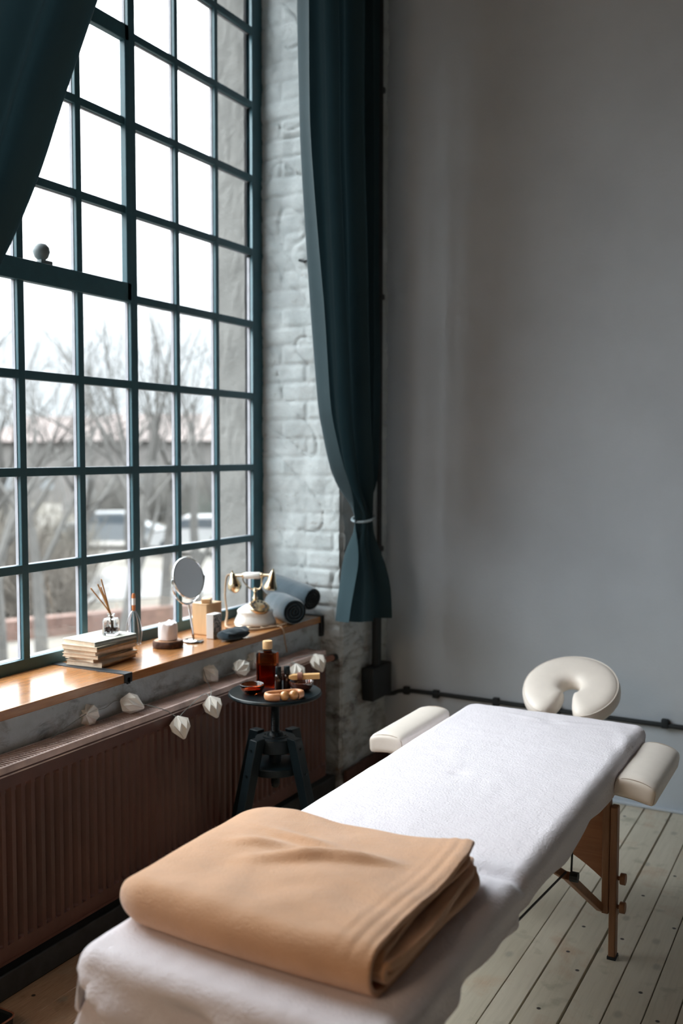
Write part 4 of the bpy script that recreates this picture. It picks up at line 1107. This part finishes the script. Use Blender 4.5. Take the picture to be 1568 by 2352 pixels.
hedge(-33.5, 44.5, 7.5, 2.5, 4.4, 'greyish thicket of saplings right before the red-roofed house', (.075, .072, .066), 8)
def house(cx, cy, w, d, hw, hr, rz, lab, roofc, wallc):
    t = thing('house', (cx, cy, GZ), lab, 'house'); mt = put(cx, cy, GZ) @ Matrix.Rotation(rz, 4, 'Z')
    m = MB(); m.box((-w / 2, -d / 2, 0), (w / 2, d / 2, hw), mt); m.build('wall', plain('house_render', wallc, .9), t)
    m = MB(); v = [m.bm.verts.new(mt @ Vector(p)) for p in ((-w / 2 - .4, -d / 2 - .5, hw), (w / 2 + .4, -d / 2 - .5, hw), (w / 2 + .4, d / 2 + .5, hw), (-w / 2 - .4, d / 2 + .5, hw), (-w / 2 + 2, 0, hw + hr), (w / 2 - 2, 0, hw + hr))]
    for q in ((0, 1, 5, 4), (2, 3, 4, 5), (3, 0, 4), (1, 2, 5), (3, 2, 1, 0)): m._face([v[i] for i in q])
    m.build('roof', plain('roof_tiles', roofc, .9, var=.2, scale=2), t)
    wm = plain('window_dark', (.15, .16, .17), .3)
    for k in range(int(w // 3.2)):
        for z in (1.0, 3.6):
            if z + 1.4 < hw:
                m = MB(); xx = -w / 2 + 1.6 + k * 3.2; m.box((xx - .5, -d / 2 - .05, z), (xx + .5, -d / 2 + .02, z + 1.4), mt); m.build('window', wm, t)
house(-40.5, 53.5, 15, 10, 4.7, 1.9, math.radians(28), 'long house with a red tiled roof far behind the trees', (.088, .070, .066), (.10, .094, .091))
house(-57, 62, 15, 10, 4.8, 2.2, math.radians(30), 'smaller red-roofed house farther left behind the trees', (.088, .070, .066), (.10, .095, .092))
def car(cx, cy, rz, col, lab):
    t = thing('parked_car', (cx, cy, GZ), lab, 'car'); mt = put(cx, cy, GZ + .03) @ Matrix.Rotation(rz, 4, 'Z')
    pr = [(-2.1, .35), (-2.15, .75), (-1.9, .95), (-1.3, 1.02), (-.75, 1.45), (.7, 1.48), (1.4, 1.02), (2.0, .85), (2.12, .55), (2.05, .32)]
    m = MB(); A_ = [m.bm.verts.new(mt @ Vector((x, -.85, z))) for x, z in pr]; B_ = [m.bm.verts.new(mt @ Vector((x, .85, z))) for x, z in pr]
    m._face(A_); m._face(B_[::-1])
    for k in range(len(pr)): m._face([A_[k], A_[(k + 1) % len(pr)], B_[(k + 1) % len(pr)], B_[k]])
    m.build('body', plain('car_paint', col, .3, coat=.5), t)
    for sg in (-1, 1):
        m = MB(); v = [m.bm.verts.new(mt @ Vector((x, sg * .86, z))) for x, z in ((-1.15, 1.04), (-.72, 1.38), (.65, 1.40), (1.2, 1.04))]; m._face(v); m.build('side_window', plain('car_window', (.05, .06, .07), .1), t)
        for xx in (-1.3, 1.3):
            m = MB(); m.tube([mt @ Vector((xx, sg * .70, .32)), mt @ Vector((xx, sg * .90, .32))], .32, 16); m.build('wheel', M['conduit'], t)
car(-22.6, 30.6, math.radians(30), (.24, .245, .25), 'white parked car outside below the cross bar on the right')
car(-27.4, 30.6, math.radians(30), (.10, .11, .12), 'blue-grey parked car outside left of the white one')

# ------------------------------------------------------------------ light
w = bpy.data.worlds.new('overcast'); S.world = w; w.use_nodes = True; t = w.node_tree
bg = t.nodes['Background']; tc = t.nodes.new('ShaderNodeTexCoord'); sp = t.nodes.new('ShaderNodeSeparateXYZ')
lk(t, tc.outputs['Generated'], sp.inputs[0])
n = noise_tex(t, tc.outputs['Generated'], 2.2, 4)
cl = ramp(t, sp.outputs[2], [(.0, (.075, .080, .084)), (.10, (.095, .100, .105)), (.22, (.24, .248, .256)), (.45, (.70, .71, .72)), (1, (.97, .985, 1.0))])
cl = mixc(t, .15, cl, ramp(t, n, [(.3, (.7, .72, .74)), (.7, (1, 1, 1))]), 'MULTIPLY')
lk(t, cl, bg.inputs['Color']); bg.inputs['Strength'].default_value = 5.0
pd = bpy.data.lights.new('daylight_portal', 'AREA'); pd.shape = 'RECTANGLE'; pd.size = 2.6; pd.size_y = 2.7
pd.cycles.is_portal = True
po = bpy.data.objects.new('daylight_portal', pd); COL.objects.link(po); po.location = (-2.47, 2.31, 2.22)
po.rotation_euler = Matrix(((0, 0, -1), (0, 1, 0), (1, 0, 0))).to_euler()

ld = bpy.data.lights.new('warm_fill', 'POINT'); ld.energy = 13; ld.color = (1, .70, .47); ld.shadow_soft_size = .4  # unseen warm fill light added behind the camera, no fixture
lo_ = bpy.data.objects.new('warm_fill', ld); COL.objects.link(lo_); lo_.location = (-1.45, -.55, 2.1)

pd2 = bpy.data.lights.new('daylight_portal', 'AREA'); pd2.shape = 'RECTANGLE'; pd2.size = 1.05; pd2.size_y = 2.78; pd2.cycles.is_portal = True
po2 = bpy.data.objects.new('daylight_portal', pd2); COL.objects.link(po2); po2.location = (-2.47, -1.225, 2.11); po2.rotation_euler = po.rotation_euler

# ------------------------------------------------------------------ camera
cd = bpy.data.cameras.new('camera'); co = bpy.data.objects.new('camera', cd); COL.objects.link(co)
yaw, pit, rol = math.radians(28.3775), math.radians(3.46), math.radians(.0977)
f = Vector((-math.sin(yaw) * math.cos(pit), math.cos(yaw) * math.cos(pit), -math.sin(pit)))
r0 = Vector((math.cos(yaw), math.sin(yaw), 0)); u0 = r0.cross(f)
r_ = r0 * math.cos(rol) + u0 * math.sin(rol); u_ = u0 * math.cos(rol) - r0 * math.sin(rol)
co.matrix_world = Matrix(((r_.x, u_.x, -f.x, 0), (r_.y, u_.y, -f.y, 0), (r_.z, u_.z, -f.z, 1.42), (0, 0, 0, 1)))
cd.sensor_fit = 'HORIZONTAL'; cd.sensor_width = 24; cd.lens = 2226.05 * 24 / 1568; cd.clip_end = 400; cd.clip_start = .05
cd.dof.use_dof = True; cd.dof.focus_distance = 2.6; cd.dof.aperture_fstop = 2.1
S.camera = co
S.view_settings.view_transform = 'Standard'; S.view_settings.look = 'None'; S.view_settings.gamma = 1; S.view_settings.use_curve_mapping = False
S.view_settings.exposure = 1.78
cy = S.cycles
cy.max_bounces = 9; cy.diffuse_bounces = 6; cy.glossy_bounces = 4; cy.transmission_bounces = 8; cy.transparent_max_bounces = 16
cy.caustics_reflective = False; cy.caustics_refractive = False; cy.sample_clamp_indirect = 6
cy.use_denoising = True; cy.use_adaptive_sampling = True; cy.adaptive_threshold = .02
